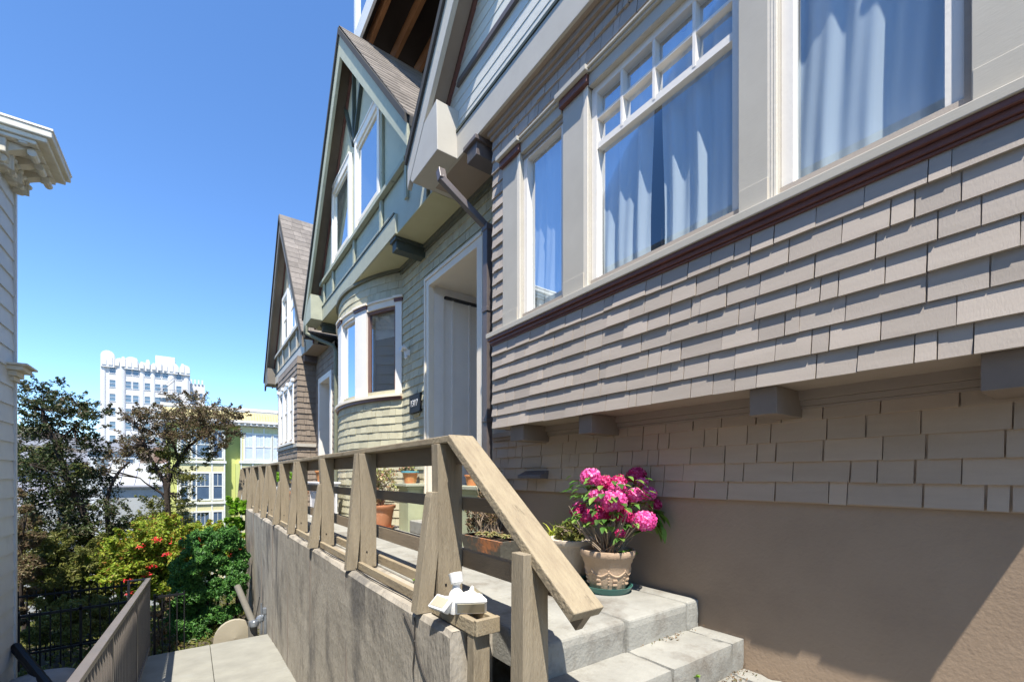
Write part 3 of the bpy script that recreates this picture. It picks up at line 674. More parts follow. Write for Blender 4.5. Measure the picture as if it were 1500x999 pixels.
# cornice: stepped profile plus scrolled brackets
m=MB(); y0,y1=7.95,9.02
m.box(-2.6,-1.45,y0,y1,4.27,4.36); m.box(-2.6,-1.50,y0+.03,y1-.02,4.21,4.269); m.box(-2.6,-1.60,y0+.06,y1-.04,4.16,4.209)
m.box(-2.6,-1.87,y0+.10,y1-.02,3.98,4.16); m.box(-2.6,-1.92,y0+.05,y1-.01,3.90,3.979); m.build('cornice',corn,lb,bevel=.012)
m=MB(); m.box(-2.6,-1.44,y0-.01,y1+.01,4.361,4.385); m.build('cornice_flashing',white,lb)
for yb in (8.12,8.44,8.76):
    m=MB(); pts=[]
    for k in range(9):
        t=k/8; pts.append((-1.94+.36*t**1.6,4.155-.0*t-.20*(1-t)**1.2))
    poly=[(-1.98,4.155),(-1.98,3.88)]+[(x,z) for x,z in pts]+[(-1.58,4.155)]
    m.prism(poly,1,yb,yb+.13)
    for zz,rr,xx in ((3.93,.05,-1.92),(4.09,.045,-1.66)):
        for k in range(10):
            a0,a1=2*math.pi*k/10,2*math.pi*(k+1)/10
            m.add([(xx,yb-.02,zz),(xx+rr*math.cos(a0),yb-.02,zz+rr*math.sin(a0)),(xx+rr*math.cos(a1),yb-.02,zz+rr*math.sin(a1)),(xx,yb+.15,zz),(xx+rr*math.cos(a0),yb+.15,zz+rr*math.sin(a0)),(xx+rr*math.cos(a1),yb+.15,zz+rr*math.sin(a1))],[(0,1,2),(3,5,4),(1,4,5,2)])
    for k in range(4): m.box(-1.975,-1.90+.02*k,yb+.015+.028*k,yb+.03+.028*k,3.86,3.96+.03*k)
    m.build('cornice_bracket',corn,lb)
m=MB()
for k in range(7): m=MB(); m.ball((-1.72+.03*(k%2),8.05+.15*k,4.15),.04,8,5,sq=(1.3,1,.6)); m.build('rosette',corn,lb,smooth=True)
for k in range(6): m=MB(); m.ball((-1.86,8.30+.13*k,4.02),.035,8,5); m.build('rosette',corn,lb,smooth=True)
m=MB(); m.box(-2.1,-1.80,8.60,9.10,1.47,1.50); m.box(-2.1,-1.85,8.64,9.06,1.41,1.469); m.box(-2.1,-1.92,8.70,9.03,1.34,1.409); m.box(-2.1,-1.955,8.75,9.01,1.28,1.339); m.build('window_hood',corn,lb,bevel=.008)
# ================================================================ setting: path, porch, ground
def zr(y): return -2.80+.066*(8.8-y)     # the path rises towards the camera
m=MB(); XR=1.07
ys=[8.85,7.2,5.55,3.9,2.25,.6,-1.2]
for i in range(len(ys)-1):
    a,b=ys[i],ys[i+1]
    for xa,xb in ((-.60,.22),(.226,XR+.02)):
        y1,y0=a-.003,b+.003
        v=[(xa,y0,zr(y0)),(xb,y0,zr(y0)),(xb,y1,zr(y1)),(xa,y1,zr(y1)),(xa,y0,zr(y0)-.5),(xb,y0,zr(y0)-.5),(xb,y1,zr(y1)-.5),(xa,y1,zr(y1)-.5)]
        m.add(v,[(0,1,2,3),(4,7,6,5),(0,4,5,1),(1,5,6,2),(2,6,7,3),(3,7,4,0)])
tag(m.build('path',pave,bevel=.006),'pale concrete path sloping between the two railings',kind='structure')
# retaining wall
rw=thing('retaining_wall','tall stained concrete retaining wall under the wooden railing','wall',(1.16,7,-2.8))
m=MB(); rnd=random.Random(3)
N=60
# front face as a grid with gentle unevenness, top with a worn edge
ysn=[2.02+(13.0-2.02)*i/N for i in range(N+1)]; zsn=[-4.2+3.36*j/24 for j in range(25)]
vv=[];ff=[]
for i,y in enumerate(ysn):
    for j,z in enumerate(zsn):
        vv.append((XR-.004+.006*math.sin(y*2.1+z*3)+rnd.uniform(-.003,.003),y,z))
    vv.append((XR+.018+rnd.uniform(-.006,.006),y,-.812+rnd.uniform(-.004,.004))); vv.append((XR+.26,y,-.808))
L=27
for i in range(N):
    for j in range(L-1): a=i*L+j; ff.append((a,a+1,a+L+1,a+L))
m.add(vv,ff); m.add([(XR,2.02,-4.2),(XR+.26,2.02,-4.2),(XR+.26,2.02,-.808),(XR+.015,2.02,-.812),(XR-.002,2.02,-.84)],[(0,1,2,3,4)])
m.add([(XR,13.0,-4.2),(XR+.26,13.0,-4.2),(XR+.26,13.0,-.808),(XR+.015,13,-.812),(XR-.002,13.0,-.84)],[(0,1,2,3,4)])
m.build('wall_body',concw,rw)
m=MB()
for y in (3.9,5.35,6.8,8.25,9.7,11.15): m.box(XR-.0085,XR+.02,y,y+.012,-2.9,-.83)
m.build('joint_line',surf('joint_dark',(.20,.17,.145)),rw)
m=MB(); rnd=random.Random(8)
def crack(pts,w):
    for (p,q) in zip(pts,pts[1:]):
        m.beam((XR-.008,p[0],p[1]),(XR-.008,q[0],q[1]),.008,w,up=(1,0,0))
c=[(2.62,-.86)]
for k in range(13): c.append((c[-1][0]-.045+rnd.uniform(-.02,.02),c[-1][1]-.045+rnd.uniform(-.012,.012)))
crack(c,.009)
c=[(2.45,-.84)]
for k in range(9): c.append((c[-1][0]+rnd.uniform(-.01,.012),c[-1][1]-.04))
crack(c,.006)
m.build('crack',surf('crack_dark',(.05,.045,.04)),rw)
# lower plinth of the wall next to the street steps
m=MB(); m.box(XR+.004,XR+.24,-2,2.0,-4.2,-1.22); m.build('low_wall',concw,rw,bevel=.02)
# porch slab (with far part beyond the retaining wall) and steps
m=MB(); rough_box(m,XR+.262,1.929,1.58,2.345,-1.4,-.79,1); rough_box(m,1.934,2.50,1.575,2.345,-1.4,-.79,2); rough_box(m,2.503,D2+.004,1.585,2.345,-1.4,-.79,3); m.box(XR+.262,D2+.004,2.349,8.2,-1.4,-.79); m.box(XR+.262,X2,8.204,15.7,-1.4,-.79)
tag(m.build('porch_floor',conc,bevel=.012),'grey concrete terrace floor in front of the houses',kind='structure')
m=MB()
for k,(ya,yb) in enumerate(((1.30,1.579),(1.01,1.299),(.72,1.009),(.43,.719),(.14,.429),(-1.5,.139))):
    z=-.961-.172*k
    rough_box(m,XR+.262,1.93,ya,yb,z-.6,z-.001*k,10+k); rough_box(m,1.934,2.50,ya-.006,yb,z-.6,z+.002,20+k); rough_box(m,2.503,D2+.004,ya,yb,z-.6,z,30+k)
tag(m.build('steps',conc,smooth=True),'worn concrete steps rising to the terrace',kind='structure')
# terrace paving joints
m=MB()
for y in (3.3,4.7,6.1,7.6,9.1): m.box(XR+.27,D2,y,y+.008,-.79,-.7885)
m.box(1.93,1.937,2.35,6,-.79,-.7884)
tag(m.build('paving_joints',surf('joint_grey',(.22,.21,.19))),kind='structure')
# ground sheet falling away downhill
m=MB()
def gz(x,y):
    r=y
    if r<9: z=-3.15
    elif r<16: z=-3.15-.10*(r-9)
    elif r<40: z=-3.85-.24*(r-16)
    elif r<120: z=-9.6-.13*(r-40)
    else: z=-20
    far=math.hypot(x,y)
    return z+ (0.06*math.sin(x*3.1+y*2.3) if r>9 and far<40 else 0)
gx=[-900,-500,-250,-120,-60,-30,-18,-12,-9,-7,-5.5,-4.5,-4]+[-3.6+.3*i for i in range(20)]+[2.6,4,9,9.5,14,20,40,80,160,400,900]
gy=[-400,-60,-10,-2,4,8]+[9+.4*i for i in range(20)]+[18,21,25,30,36,40,50,70,95,120,200,320,500,900,1500]
v=[(x,y,gz(x,y)) for y in gy for x in gx]; n=len(gx)
m.add(v,[(j*n+i,j*n+i+1,(j+1)*n+i+1,(j+1)*n+i) for j in range(len(gy)-1) for i in range(n-1)])
tag(m.build('ground',soilg),kind='structure')
# hill on the left horizon
m=MB(); vv=[];nx,ny=46,14
rnd=random.Random(9)
for j in range(ny+1):
    for i in range(nx+1):
        x=-420+680*i/nx; y=230+240*j/ny; h=22+9*math.sin(i*.35)+5*math.sin(i*.9+1)
        k=math.sin(math.pi*min(j/ny*.75,.9)); vv.append((x,y,-21+ (h+18)*k*(1.0 if i<30 else max(.15,1-(i-30)/18))+rnd.uniform(-.8,.8)))
m.add(vv,[(j*(nx+1)+i,j*(nx+1)+i+1,(j+1)*(nx+1)+i+1,(j+1)*(nx+1)+i) for j in range(ny) for i in range(nx)])
tag(m.build('hillside',hillm),kind='structure')

# ================================================================ wooden railing
wr=thing('wooden_railing','weathered tan wooden railing with splayed posts on the retaining wall','railing',(1.2,8,-.8))
zc=.19
m=MB(); yy=2.27
while yy<15.6:
    e=min(yy+3.6,15.6); m.box(1.195,1.345,yy+.002,e-.002,zc,zc+.042); yy=e
m.build('top_rail',wood,wr,bevel=.006)
for k in range(10):
    y=2.39+1.43*k; near=(k==0); xi0,xi1=(1.186,1.35) if near else (1.165,1.30)
    zb=-.795
    m=MB(); m.prism([(xi0,zb),(xi1,zb),(xi1,zc-.002),(1.150 if not near else 1.18,zc-.002),(1.150 if not near else 1.182,zc-.05),(xi0,-.2)],1,y,y+.085); po=m.build('post',woodv,wr,bevel=.003)
    m=MB(); ob=1.045 if k%3!=2 else 1.03
    if k%2==0: poly=[(ob,zb-.012),(ob+.10,zb-.012),(xi0-.001,-.45),(xi0-.001,-.10),(1.145,-.10),(1.135,-.13)]
    else: poly=[(ob,zb-.012),(ob+.09,zb-.012),(xi0-.001,-.47),(xi0-.001,-.21),(1.149,zc-.06),(1.140,zc-.003),(1.130,zc-.003)]
    m.prism(poly,1,y-.006 if k%2==0 else y+.006,y+.08); m.build('splayed_leg',woodv,wr,bevel=.003)
    m=MB(); m.beam((xi0+.05,y-.004,-.66),(xi0+.05,y+.01,-.66),.012,.012); m.build('bolt',iron,po)
# rails
railm=surf('rail_darker',(.27,.215,.15),(.22,.175,.12),scale=5,stretch=(4,.6,4),bump=.4,rough=.8)  # darker wood tone for the boards and rails below the top rail
m=MB(); m.box(1.305,1.34,2.2,15.6,.065,zc-.001); m.build('upper_board',railm,wr,bevel=.003)
m=MB(); m.box(1.352,1.392,1.84,15.6,-.215,-.135); m.build('middle_rail',railm,wr,bevel=.003)
m=MB(); m.box(1.352,1.40,1.55,15.6,-.565,-.46); m.build('lower_rail',railm,wr,bevel=.003)
m=MB(); m.box(1.15,1.185,2.5,15.6,-.806,-.745); m.build('curb_board',wood,wr,bevel=.004)
m=MB(); m.box(1.345,1.38,2.5,15.6,-.79,-.715); m.build('curb_board',wood,wr,bevel=.004)
# sloping end section
m=MB(); a=Vector((1.268,2.275,.216)); b=Vector((1.262,1.235,-.55))
m.beam(a,b,.165,.05,up=(0,0,1)); m.build('sloping_rail',wood,wr,bevel=.006)
m=MB(); d=(b-a).normalized(); m.beam(a+Vector((.035,-.10,-.13)),b+Vector((.035,.05,-.048))+d*.0,.04,.11); m.build('under_rail',railm,wr,bevel=.003)
yb=1.49
m=MB(); m.prism([(1.13,-1.45),(1.205,-1.45),(1.19,-.34),(1.14,-.34)],1,yb,yb+.09); m.build('post',woodv,wr,bevel=.003)
m=MB(); m.prism([(1.206,-1.45),(1.29,-1.45),(1.28,-.36),(1.191,-.36)],1,yb+.006,yb+.085); m.build('post',woodv,wr,bevel=.003)
m=MB(); m.box(1.225,1.32,yb+.086,yb+.13,-1.3,-.42); m.build('post',railm,wr,bevel=.003)
# boxed curb end beside the floodlight
m=MB(); m.box(1.125,1.16,1.88,2.36,-.80,-.725); m.box(1.235,1.265,1.88,2.36,-.80,-.72); m.box(1.16,1.235,1.90,2.3,-.785,-.765); m.box(1.125,1.265,1.85,1.879,-.795,-.715); m.build('curb_box',wood,wr,bevel=.004)
m=MB(); m.box(1.13,1.225,1.885,1.95,-1.12,-.797); m.build('curb_post',woodv,wr,bevel=.003)
m=MB(); m.box(1.10,1.13,1.70,1.95,-1.17,-1.10); m.box(1.235,1.26,1.70,1.95,-1.17,-1.10); m.box(1.13,1.235,1.7,1.95,-1.16,-1.125); m.build('curb_box',wood,wr,bevel=.004)
# cable along the wall top
m=MB(); pts=[(1.12+.012*math.sin(i*1.7),2.4+.35*i,-.795) for i in range(22)]; m.tube(pts,.005,6)
tag(m.build('cable',iron,smooth=True),'thin black cable lying along the top of the retaining wall','cable')
# floodlight
fl=thing('floodlight','white twin floodlight with lens plate sitting on the curb of the wooden railing','floodlight',(1.14,2.05,-.72))
cx,cy,cz=1.15,2.10,-.66
m=MB(); m.lathe((cx,cy,cz-.01),[(.038,-.07),(.045,-.03),(.046,.01),(.036,.04),(.022,.06),(.020,.085)],20); m.build('body',lampw,fl,smooth=True)
m=MB(); m.lathe((cx,cy,cz+.07),[(.020,0),(.034,.012),(.038,.055),(.040,.062),(.030,.066),(.0,.06)],20); mt=Matrix.Translation((cx,cy,cz+.1))@Matrix.Rotation(R(-20),4,'X')@Matrix.Translation((-cx,-cy,-cz-.1)); m.v=[tuple(mt@Vector(v)) for v in m.v]; m.build('sensor_head',lampw,fl,smooth=True)
def lamp_box(loc,rz,rx,w,h,d,lab):
    mt=Matrix.Translation(loc)@Matrix.Rotation(R(rz),4,'Z')@Matrix.Rotation(R(rx),4,'X')
    m=MB(); m.prism([(-w/2,-h/2),(w/2,-h/2),(w/2,h/2),(-w/2,h/2)],1,0,.02)
    m.add([(-w/2,.02,-h/2),(w/2,.02,-h/2),(w/2,.02,h/2),(-w/2,.02,h/2),(-w*.28,d,-h*.25),(w*.28,d,-h*.25),(w*.28,d,h*.25),(-w*.28,d,h*.25)],[(4,5,6,7),(0,1,5,4),(1,2,6,5),(2,3,7,6),(3,0,4,7)])
    m.v=[tuple(mt@Vector(v)) for v in m.v]; o=m.build('lamp_housing',lampw,fl,bevel=.004)
    m=MB(); m.box(-w/2+.012,w/2-.012,-.003,.0,-h/2+.012,h/2-.012); m.v=[tuple(mt@Vector(v)) for v in m.v]; m.build('lens',lampl,o)
lamp_box((cx+.02,cy-.12,cz-.03),-30,28,.165,.085,.09,'')
lamp_box((cx-.085,cy+.03,cz-.015),-80,-50,.13,.085,.07,'')
lamp_box((cx+.115,cy-.03,cz+.02),60,-48,.10,.08,.07,'')
m=MB(); m.tube([(cx,cy,cz-.02),(cx+.01,cy-.07,cz-.01)],.016,10); m.tube([(cx,cy,cz-.01),(cx-.06,cy+.02,cz)],.016,10); m.tube([(cx,cy,cz),(cx+.08,cy-.02,cz+.02)],.016,10); m.build('swivel_arm',lampw,fl,smooth=True)

# ================================================================ grey metal handrail on the left
mr=thing('metal_handrail','brown grey painted metal railing with close pickets along the left of the path','railing',(-.57,6,-2.6))
def zt(y): return -1.63+.076*(8.95-y)
m=MB(); m.beam((-.57,8.95,zt(8.95)),(-.57,-.5,zt(-.5)),.065,.04); m.build('top_rail',metalr,mr,bevel=.004)
m=MB(); m.beam((-.57,8.9,zr(8.9)+.10),(-.57,-.5,zr(-.5)+.10),.04,.03); m.build('bottom_rail',metalr,mr)
m=MB()
for y in (8.93,7.0,5.0,3.0,1.0): m.box(-.592,-.548,y-.022,y+.022,zr(y)-.05,zt(y)-.02)
m.build('posts_row',metalr,mr) if False else None
for y in (8.93,7.0,5.0,3.0,1.0):
    m=MB(); m.box(-.592,-.548,y-.022,y+.022,zr(y)-.05,zt(y)-.02); m.build('post',metalr,mr)
y=8.82; i=0
while i<72:
    m=MB(); m.box(-.577,-.563,y-.007,y+.007,zr(y)+.11,zt(y)-.02); m.build('picket',metalr,mr); y-=.118; i+=1
m=MB(); m.box(-.80,-.58,8.93,8.96,zt(9)-.0,zt(9)+.02); m.box(-.82,-.79,8.93,8.96,-2.6,zt(9)+.02); m.build('end_bracket',metalr,mr)

# black iron fences
def iron_fence(lab,Y,x0,x1,z0,z1,slope,n,top_extra):
    t=thing('iron_fence',lab,'fence',(x0,Y,z0),'black iron fences in the garden')
    m=MB(); m.beam((x0,Y,z1),(x1,Y,z1+slope),.03,.035); m.build('top_rail',iron,t)
    m=MB(); m.beam((x0,Y,z0+.08),(x1,Y,z0+.08+slope),.03,.03); m.build('bottom_rail',iron,t)
    for i in range(n+1):
        x=x0+(x1-x0)*i/n; s=slope*i/n
        m=MB(); w=.016 if i%6 else .03
        m.box(x-w/2,x+w/2,Y-w/2,Y+w/2,z0-.15+s,z1+top_extra+s); m.build('picket',iron,t)
    return t
iron_fence('black iron picket fence between the pale building and the path railing',9.12,-2.0,-.62,-2.62,-2.0,.02,13,.06)
iron_fence('farther black iron fence behind the first, half hidden by shrubs',11.4,-3.2,-.9,-3.2,-2.15,.0,20,.10)
iron_fence('lower black iron fence under the yew, right of the railing end',9.05,-.50,-.12,-3.05,-1.95,.0,4,.05)

# brace, pole and round stone disc at the path end
st=thing('water_standpipe','grey pole with clamped blue grey pipe fittings at the foot of the retaining wall','standpipe',(.98,9.05,-2.85))
m=MB(); m.tube([(.66,9.6,-2.05),(.86,9.10,-2.62)],[.055,.055],10); m.tube([(.86,9.10,-2.60),(.87,9.08,-3.1)],.075,10); m.build('pole',oldwood,st,smooth=True)
m=MB(); m.lathe((.87,9.0,-2.62),[(.0,-.05),(.075,-.045),(.085,0),(.075,.045),(0,.05)],14); m.ball((.87,8.96,-2.60),.045,10,6); m.build('clamp',galv,st,smooth=True)
m=MB(); m.tube([(.90,9.0,-2.6),(1.03,8.98,-2.50)],[.03,.03],8); m.ball((.965,8.99,-2.56),.075,8,5,sq=(1,.5,1)); m.box(1.0,1.06,8.9,9.0,-2.46,-2.36); m.build('valve',galv,st,bevel=.01)
m=MB(); m.tube([(.985,8.98,-2.55),(.985,8.98,-2.83)],.015,8); m.tube([(1.045,8.93,-2.4),(1.045,8.93,-2.83)],.022,8); m.tube([(.985,9.0,-2.5),(.985,9.0,-2.28)],.014,8); m.build('riser_pipe',galv,st,smooth=True)
m=MB(); m.beam((.96,9.02,-2.17),(.90,9.03,-2.55),.012,.012); m.build('rod',iron,st)
m=MB(); 
for k in range(28):
    a0=2*math.pi*k/28;a1=2*math.pi*(k+1)/28
    c0=(.62+.33*math.cos(a0),9.55,-3.02+.36*math.sin(a0)); c1=(.62+.33*math.cos(a1),9.55,-3.02+.36*math.sin(a1))
    m.add([(.62,9.5,-2.98),c0,c1,(.62,9.66,-2.98),(c0[0],9.64,c0[2]),(c1[0],9.64,c1[2])],[(0,1,2),(3,5,4),(1,4,5,2)])
tag(m.build('stone_disc',surf('disc_stone',(.36,.32,.24),(.30,.27,.2),scale=3,bump=.3,rough=.9),smooth=True),'round tan stone disc standing behind the grey pole below the yew','millstone')
m=MB(); m.lathe((-1.62,8.3,-2.95),[(.42,0),(.40,.16),(.30,.30),(.12,.36),(0,.37)],14,rad=lambda t,i:1+.08*math.sin(3*t)); tag(m.build('boulder',surf('boulder_grey',(.30,.29,.28),bump=.6,bscale=20,rough=.95),smooth=True),'pale rounded rock on the ground by the clapboard wall','rock')
m=MB(); m.tube([(-1.98,8.9,-2.35),(-1.6,8.2,-2.62),(-1.25,7.4,-2.78),(-.9,6.6,-2.9)],.06,8); tag(m.build('drain_pipe',iron,smooth=True),'dark curved pipe on the ground left of the metal railing','pipe')
# ================================================================ potted plants
FZ=-.79
def pot(t,c,prof,mat,inner,n=40,rad=None):
    m=MB(); m.lathe(c,prof,n,rad); p=m.build('pot',mat,t,smooth=True)
    m=MB(); m.lathe(c,[(0,inner[1]),(inner[0],inner[1]-.006)],20); m.build('soil',soil,p); return p
def saucer(t,c,r,mat):
    m=MB(); m.lathe(c,[(0,.002),(r*.86,.002),(r,.045),(r*.96,.045),(r*.84,.012),(0,.012)],36); m.build('saucer',mat,t,smooth=True)
def flower_head(parent,c,r,mat,seed,up):
    rng=np.random.default_rng(seed); rnd=random.Random(seed); m=MB()
    n=int(85*(r/.08)**1.2); m.ball(c,r*.84,10,7,sq=(1,1,.85))
    for i in range(n):
        ph=math.acos(1-2*(i+.5)/n); th_=i*2.39996
        d=Vector((math.sin(ph)*math.cos(th_),math.sin(ph)*math.sin(th_),math.cos(ph)*.85))
        if d.z<-.65: continue
        p=Vector(c)+d*r*rnd.uniform(.86,1.06)
        a=d.cross(Vector((.2,.5,.8))).normalized(); b=d.cross(a)
        ro=rnd.uniform(0,1.5); s=r*rnd.uniform(.26,.36)
        for q in range(4):
            t=ro+q*math.pi/2; e=a*math.cos(t)+b*math.sin(t); e2=a*math.cos(t+.62)+b*math.sin(t+.62); e3=a*math.cos(t-.62)+b*math.sin(t-.62)
            m.add([p,p+e2*s*.75+d*s*.15,p+e*s*1.05+d*s*.28,p+e3*s*.75+d*s*.15],[(0,1,2,3)])
    return m.build('flower_head',mat,parent,fix=False)
def bigleaf(m,p,d,L,W,rnd):
    d=Vector(d).normalized(); s=d.cross(Vector((0,0,1))); 
    if s.length<.05: s=Vector((1,0,0))
    s.normalize(); u=s.cross(d); p=Vector(p); v=[];N=5
    prof=[.12,.7,1,.85,.5,.03]
    for i in range(N+1):
        t=i/N; c=p+d*L*t-u*(L*.28*t*t); w=W*.5*prof[i]; v+=[c-s*w+u*w*.35,c,c+s*w+u*w*.35]
    f=[]
    for i in range(N):
        a=3*i; f+=[(a,a+1,a+4,a+3),(a+1,a+2,a+5,a+4)]
    m.add(v,f)
hy=thing('potted_hydrangea','magenta hydrangea in bloom in an embossed brown pot by the top step','potted plant',(2.26,2.08,FZ),'potted plants on the terrace')
hc=(2.31,2.07,FZ+.018)
def swag(t,i): return 1+(.014*abs(math.sin(5*t)) if i in (3,4) else 0)+(.006*math.sin(48*t) if i in (7,8,9) else 0)
saucer(hy,(2.31,2.07,FZ),.17,teal)
m=MB(); pr_=[(0,0),(.118,0),(.125,.02),(.138,.075),(.150,.13),(.158,.175),(.166,.185),(.172,.212),(.182,.22),(.19,.25),(.186,.268),(.168,.268),(.160,.24)]
m.lathe(hc,pr_,60,swag); p0=m.build('pot',potb,hy,smooth=True)
m=MB()
for k in range(8):
    t0=2*math.pi*k/8
    pts=[]
    for j in range(9):
        t=t0+j/8*2*math.pi/8; zz=.135-.03*math.sin(math.pi*j/8); rr=.151-.0*j+(zz-.13)*.2
        pts.append((hc[0]+rr*math.cos(t),hc[1]+rr*math.sin(t),hc[2]+zz))
    m.tube(pts,.006,6)
    t=t0; 
    for q in range(5): m.ball((hc[0]+(.150-.004*q)*math.cos(t),hc[1]+(.150-.004*q)*math.sin(t),hc[2]+.14-.022*q),.010-.001*q,6,4)
    for q in range(6):
        tt=t0+.25+.05*(q%3); zz=.05+.03*(q//3); m.ball((hc[0]+(.128+.16*zz)*math.cos(tt),hc[1]+(.128+.16*zz)*math.sin(tt),hc[2]+zz),.011,6,4)
m.build('swag_relief',potb,p0,smooth=True)
m=MB(); m.lathe(hc,[(0,.238),(.163,.232)],20); m.build('soil',soil,p0)
# flower heads: read from the photo as (across, height, depth offset, radius)
rt=Vector((.810,-.586,0)); fw=Vector((.586,.810,0)); H0=Vector((2.31,2.07,0))
rnd=random.Random(4)
heads=[(-.127,.02,-.05,.070,0),(.0,-.02,.08,.06,1),(.085,-.01,.02,.055,1),(.235,.03,.10,.070,1),(-.09,-.10,-.07,.056,0),(.015,-.135,-.12,.082,0),(.065,-.055,-.02,.060,0),(.17,-.10,-.08,.058,0),(.27,-.09,-.05,.058,0),
 (.345,-.17,.03,.046,1),(-.21,-.215,.0,.052,1),(-.14,-.245,-.06,.060,1),(-.07,-.23,-.05,.050,1),(.10,-.235,-.08,.062,1),(.155,-.25,-.02,.055,1),(.215,-.265,-.14,.078,0),(.0,-.235,.04,.055,1),(.24,-.01,-.02,.04,0),(.05,-.345,-.16,.035,1),(-.19,-.19,.05,.05,0),(-.02,-.20,.1,.05,1),(.13,-.14,.1,.06,1)]
zoff=-.035
st_=MB(); lv=MB(); base=hc
for i,(r_,z_,f_,s_,c_) in enumerate(heads):
    p=H0+rt*(r_*.98)+fw*f_; c=(p.x,p.y,z_+zoff)
    flower_head(hy,c,s_*.97,pinkd if c_ else pink,i+50,0)
    bx=hc[0]+rnd.uniform(-.05,.05); by=hc[1]+rnd.uniform(-.05,.05)
    mid=((bx+c[0])/2+rnd.uniform(-.03,.03),(by+c[1])/2+rnd.uniform(-.03,.03),(hc[2]+.23+c[2])/2-.03)
    st_.tube([(bx,by,hc[2]+.22),((bx+mid[0])/2,(by+mid[1])/2,(hc[2]+.22+mid[2])/2-.01),mid,(c[0],c[1],c[2]-s_*.6)],[.006,.005,.0045,.004],6)
    for k in range(4):
        t=rnd.uniform(0,6.28); d=(math.cos(t),math.sin(t),rnd.uniform(-.3,.2)); bigleaf(lv,(c[0],c[1],c[2]-s_*.9),d,rnd.uniform(.055,.085),rnd.uniform(.035,.05),rnd)
for i in range(34):
    t=rnd.uniform(0,6.28); rr=rnd.uniform(.05,.30); st_.tube([(hc[0]+rnd.uniform(-.06,.06),hc[1]+rnd.uniform(-.06,.06),hc[2]+.22),(hc[0]+.5*rr*math.cos(t),hc[1]+.5*rr*math.sin(t),hc[2]+.33),(hc[0]+rr*math.cos(t),hc[1]+rr*math.sin(t),hc[2]+rnd.uniform(.4,.6))],[.005,.004,.003],5)
for i in range(150):
    t=rnd.uniform(0,6.28); rr=rnd.uniform(.08,.27); p=(hc[0]+rr*math.cos(t),hc[1]+rr*math.sin(t),rnd.uniform(-.34,.0)); bigleaf(lv,p,(math.cos(t),math.sin(t),rnd.uniform(-.5,.3)),rnd.uniform(.045,.08),rnd.uniform(.03,.048),rnd)
p=H0+rt*.29-fw*.05
for i in range(9): bigleaf(lv,(p.x+rnd.uniform(-.03,.03),p.y+rnd.uniform(-.03,.03),-.26+rnd.uniform(-.08,.08)),(rnd.uniform(-.2,1),rnd.uniform(-1,.2),-.7),.13,.08,rnd)
for i in range(8): bigleaf(lv,(hc[0]+rnd.uniform(-.02,.1),hc[1]-.08,hc[2]+.25),(rnd.uniform(-.5,1),-1,.2),.09,.06,rnd)
st_.build('stems',twig,hy,smooth=True); lv.build('foliage',lf_hyd,hy,fix=False)

def plant(t,c,rx,rz,n,size,mat,seed,stems=0,sm=None,asp=.55,lift=.0,flat=0):
    rng=np.random.default_rng(seed); m=MB(); pts=[]
    k=max(3,int(n/90))
    for i in range(k):
        cc=(c[0]+rng.uniform(-rx,rx)*.7,c[1]+rng.uniform(-rx,rx)*.7,c[2]+lift+rng.uniform(.1,1)*rz)
        pts.append(blob(cc,(rx*.4,rx*.4,rz*.28),n//k,rng,.2))
    leaves(m,np.concatenate(pts),size,seed,asp,flat); m.build('foliage',mat,t,fix=False)
    if stems:
        m=MB(); rnd=random.Random(seed)
        for i in range(stems): m.tube([(c[0]+rnd.uniform(-.05,.05),c[1]+rnd.uniform(-.05,.05),c[2]-.01),(c[0]+rnd.uniform(-rx,rx)*.6,c[1]+rnd.uniform(-rx,rx)*.6,c[2]+rz*.5),(c[0]+rnd.uniform(-rx,rx)*.9,c[1]+rnd.uniform(-rx,rx)*.9,c[2]+rz*rnd.uniform(.8,1.1)+lift)],[.006,.005,.003],5)
        m.build('stems',sm or twig,t,smooth=True)
G='potted plants on the terrace'
bellp=lambda r,h:[(0,0),(r*.66,0),(r*.70,.02),(r*.88,h*.82),(r*.95,h*.84),(r,h*.88),(r,h*.99),(r*.93,h),(r*.85,h*.93)]
t=thing('potted_plant','small leafy plant in a cream scuffed pot on a teal saucer, just behind the hydrangea','potted plant',(2.40,2.62,FZ),G)
c=(2.38,2.50,FZ+.015); saucer(t,(2.38,2.50,FZ),.17,teal); pot(t,c,bellp(.195,.29),potw,(.17,.27)); plant(t,(2.38,2.50,FZ+.28),.15,.12,900,.035,lf_olive,61,stems=16,flat=.2); 
t=thing('potted_plant','pot of arching yellow green strap leaves between the cream pot and the clay trough','potted plant',(2.42,2.98,FZ),G)
c=(2.47,2.80,FZ); pot(t,c,bellp(.12,.22),terrag,(.11,.20))
m=MB(); rnd=random.Random(7)
for i in range(150):
    a=rnd.uniform(0,6.28); L=rnd.uniform(.16,.34); bx,by=c[0]+rnd.uniform(-.06,.06),c[1]+rnd.uniform(-.06,.06); v=[];f=[]; w=rnd.uniform(.006,.011); el=rnd.uniform(.6,1.45)
    px_,pz_=0,0
    for k in range(7):
        v+=[(bx+px_*math.cos(a)-w*math.sin(a)*(1-k/7),by+px_*math.sin(a)+w*math.cos(a)*(1-k/7),c[2]+.2+pz_),(bx+px_*math.cos(a)+w*math.sin(a)*(1-k/7),by+px_*math.sin(a)-w*math.cos(a)*(1-k/7),c[2]+.2+pz_)]
        px_+=L/6*math.cos(el); pz_+=L/6*math.sin(el); el-=.28
    for k in range(6): f.append((2*k,2*k+1,2*k+3,2*k+2))
    m.add(v,f)
m.build('foliage',lf_grass,t,fix=False)
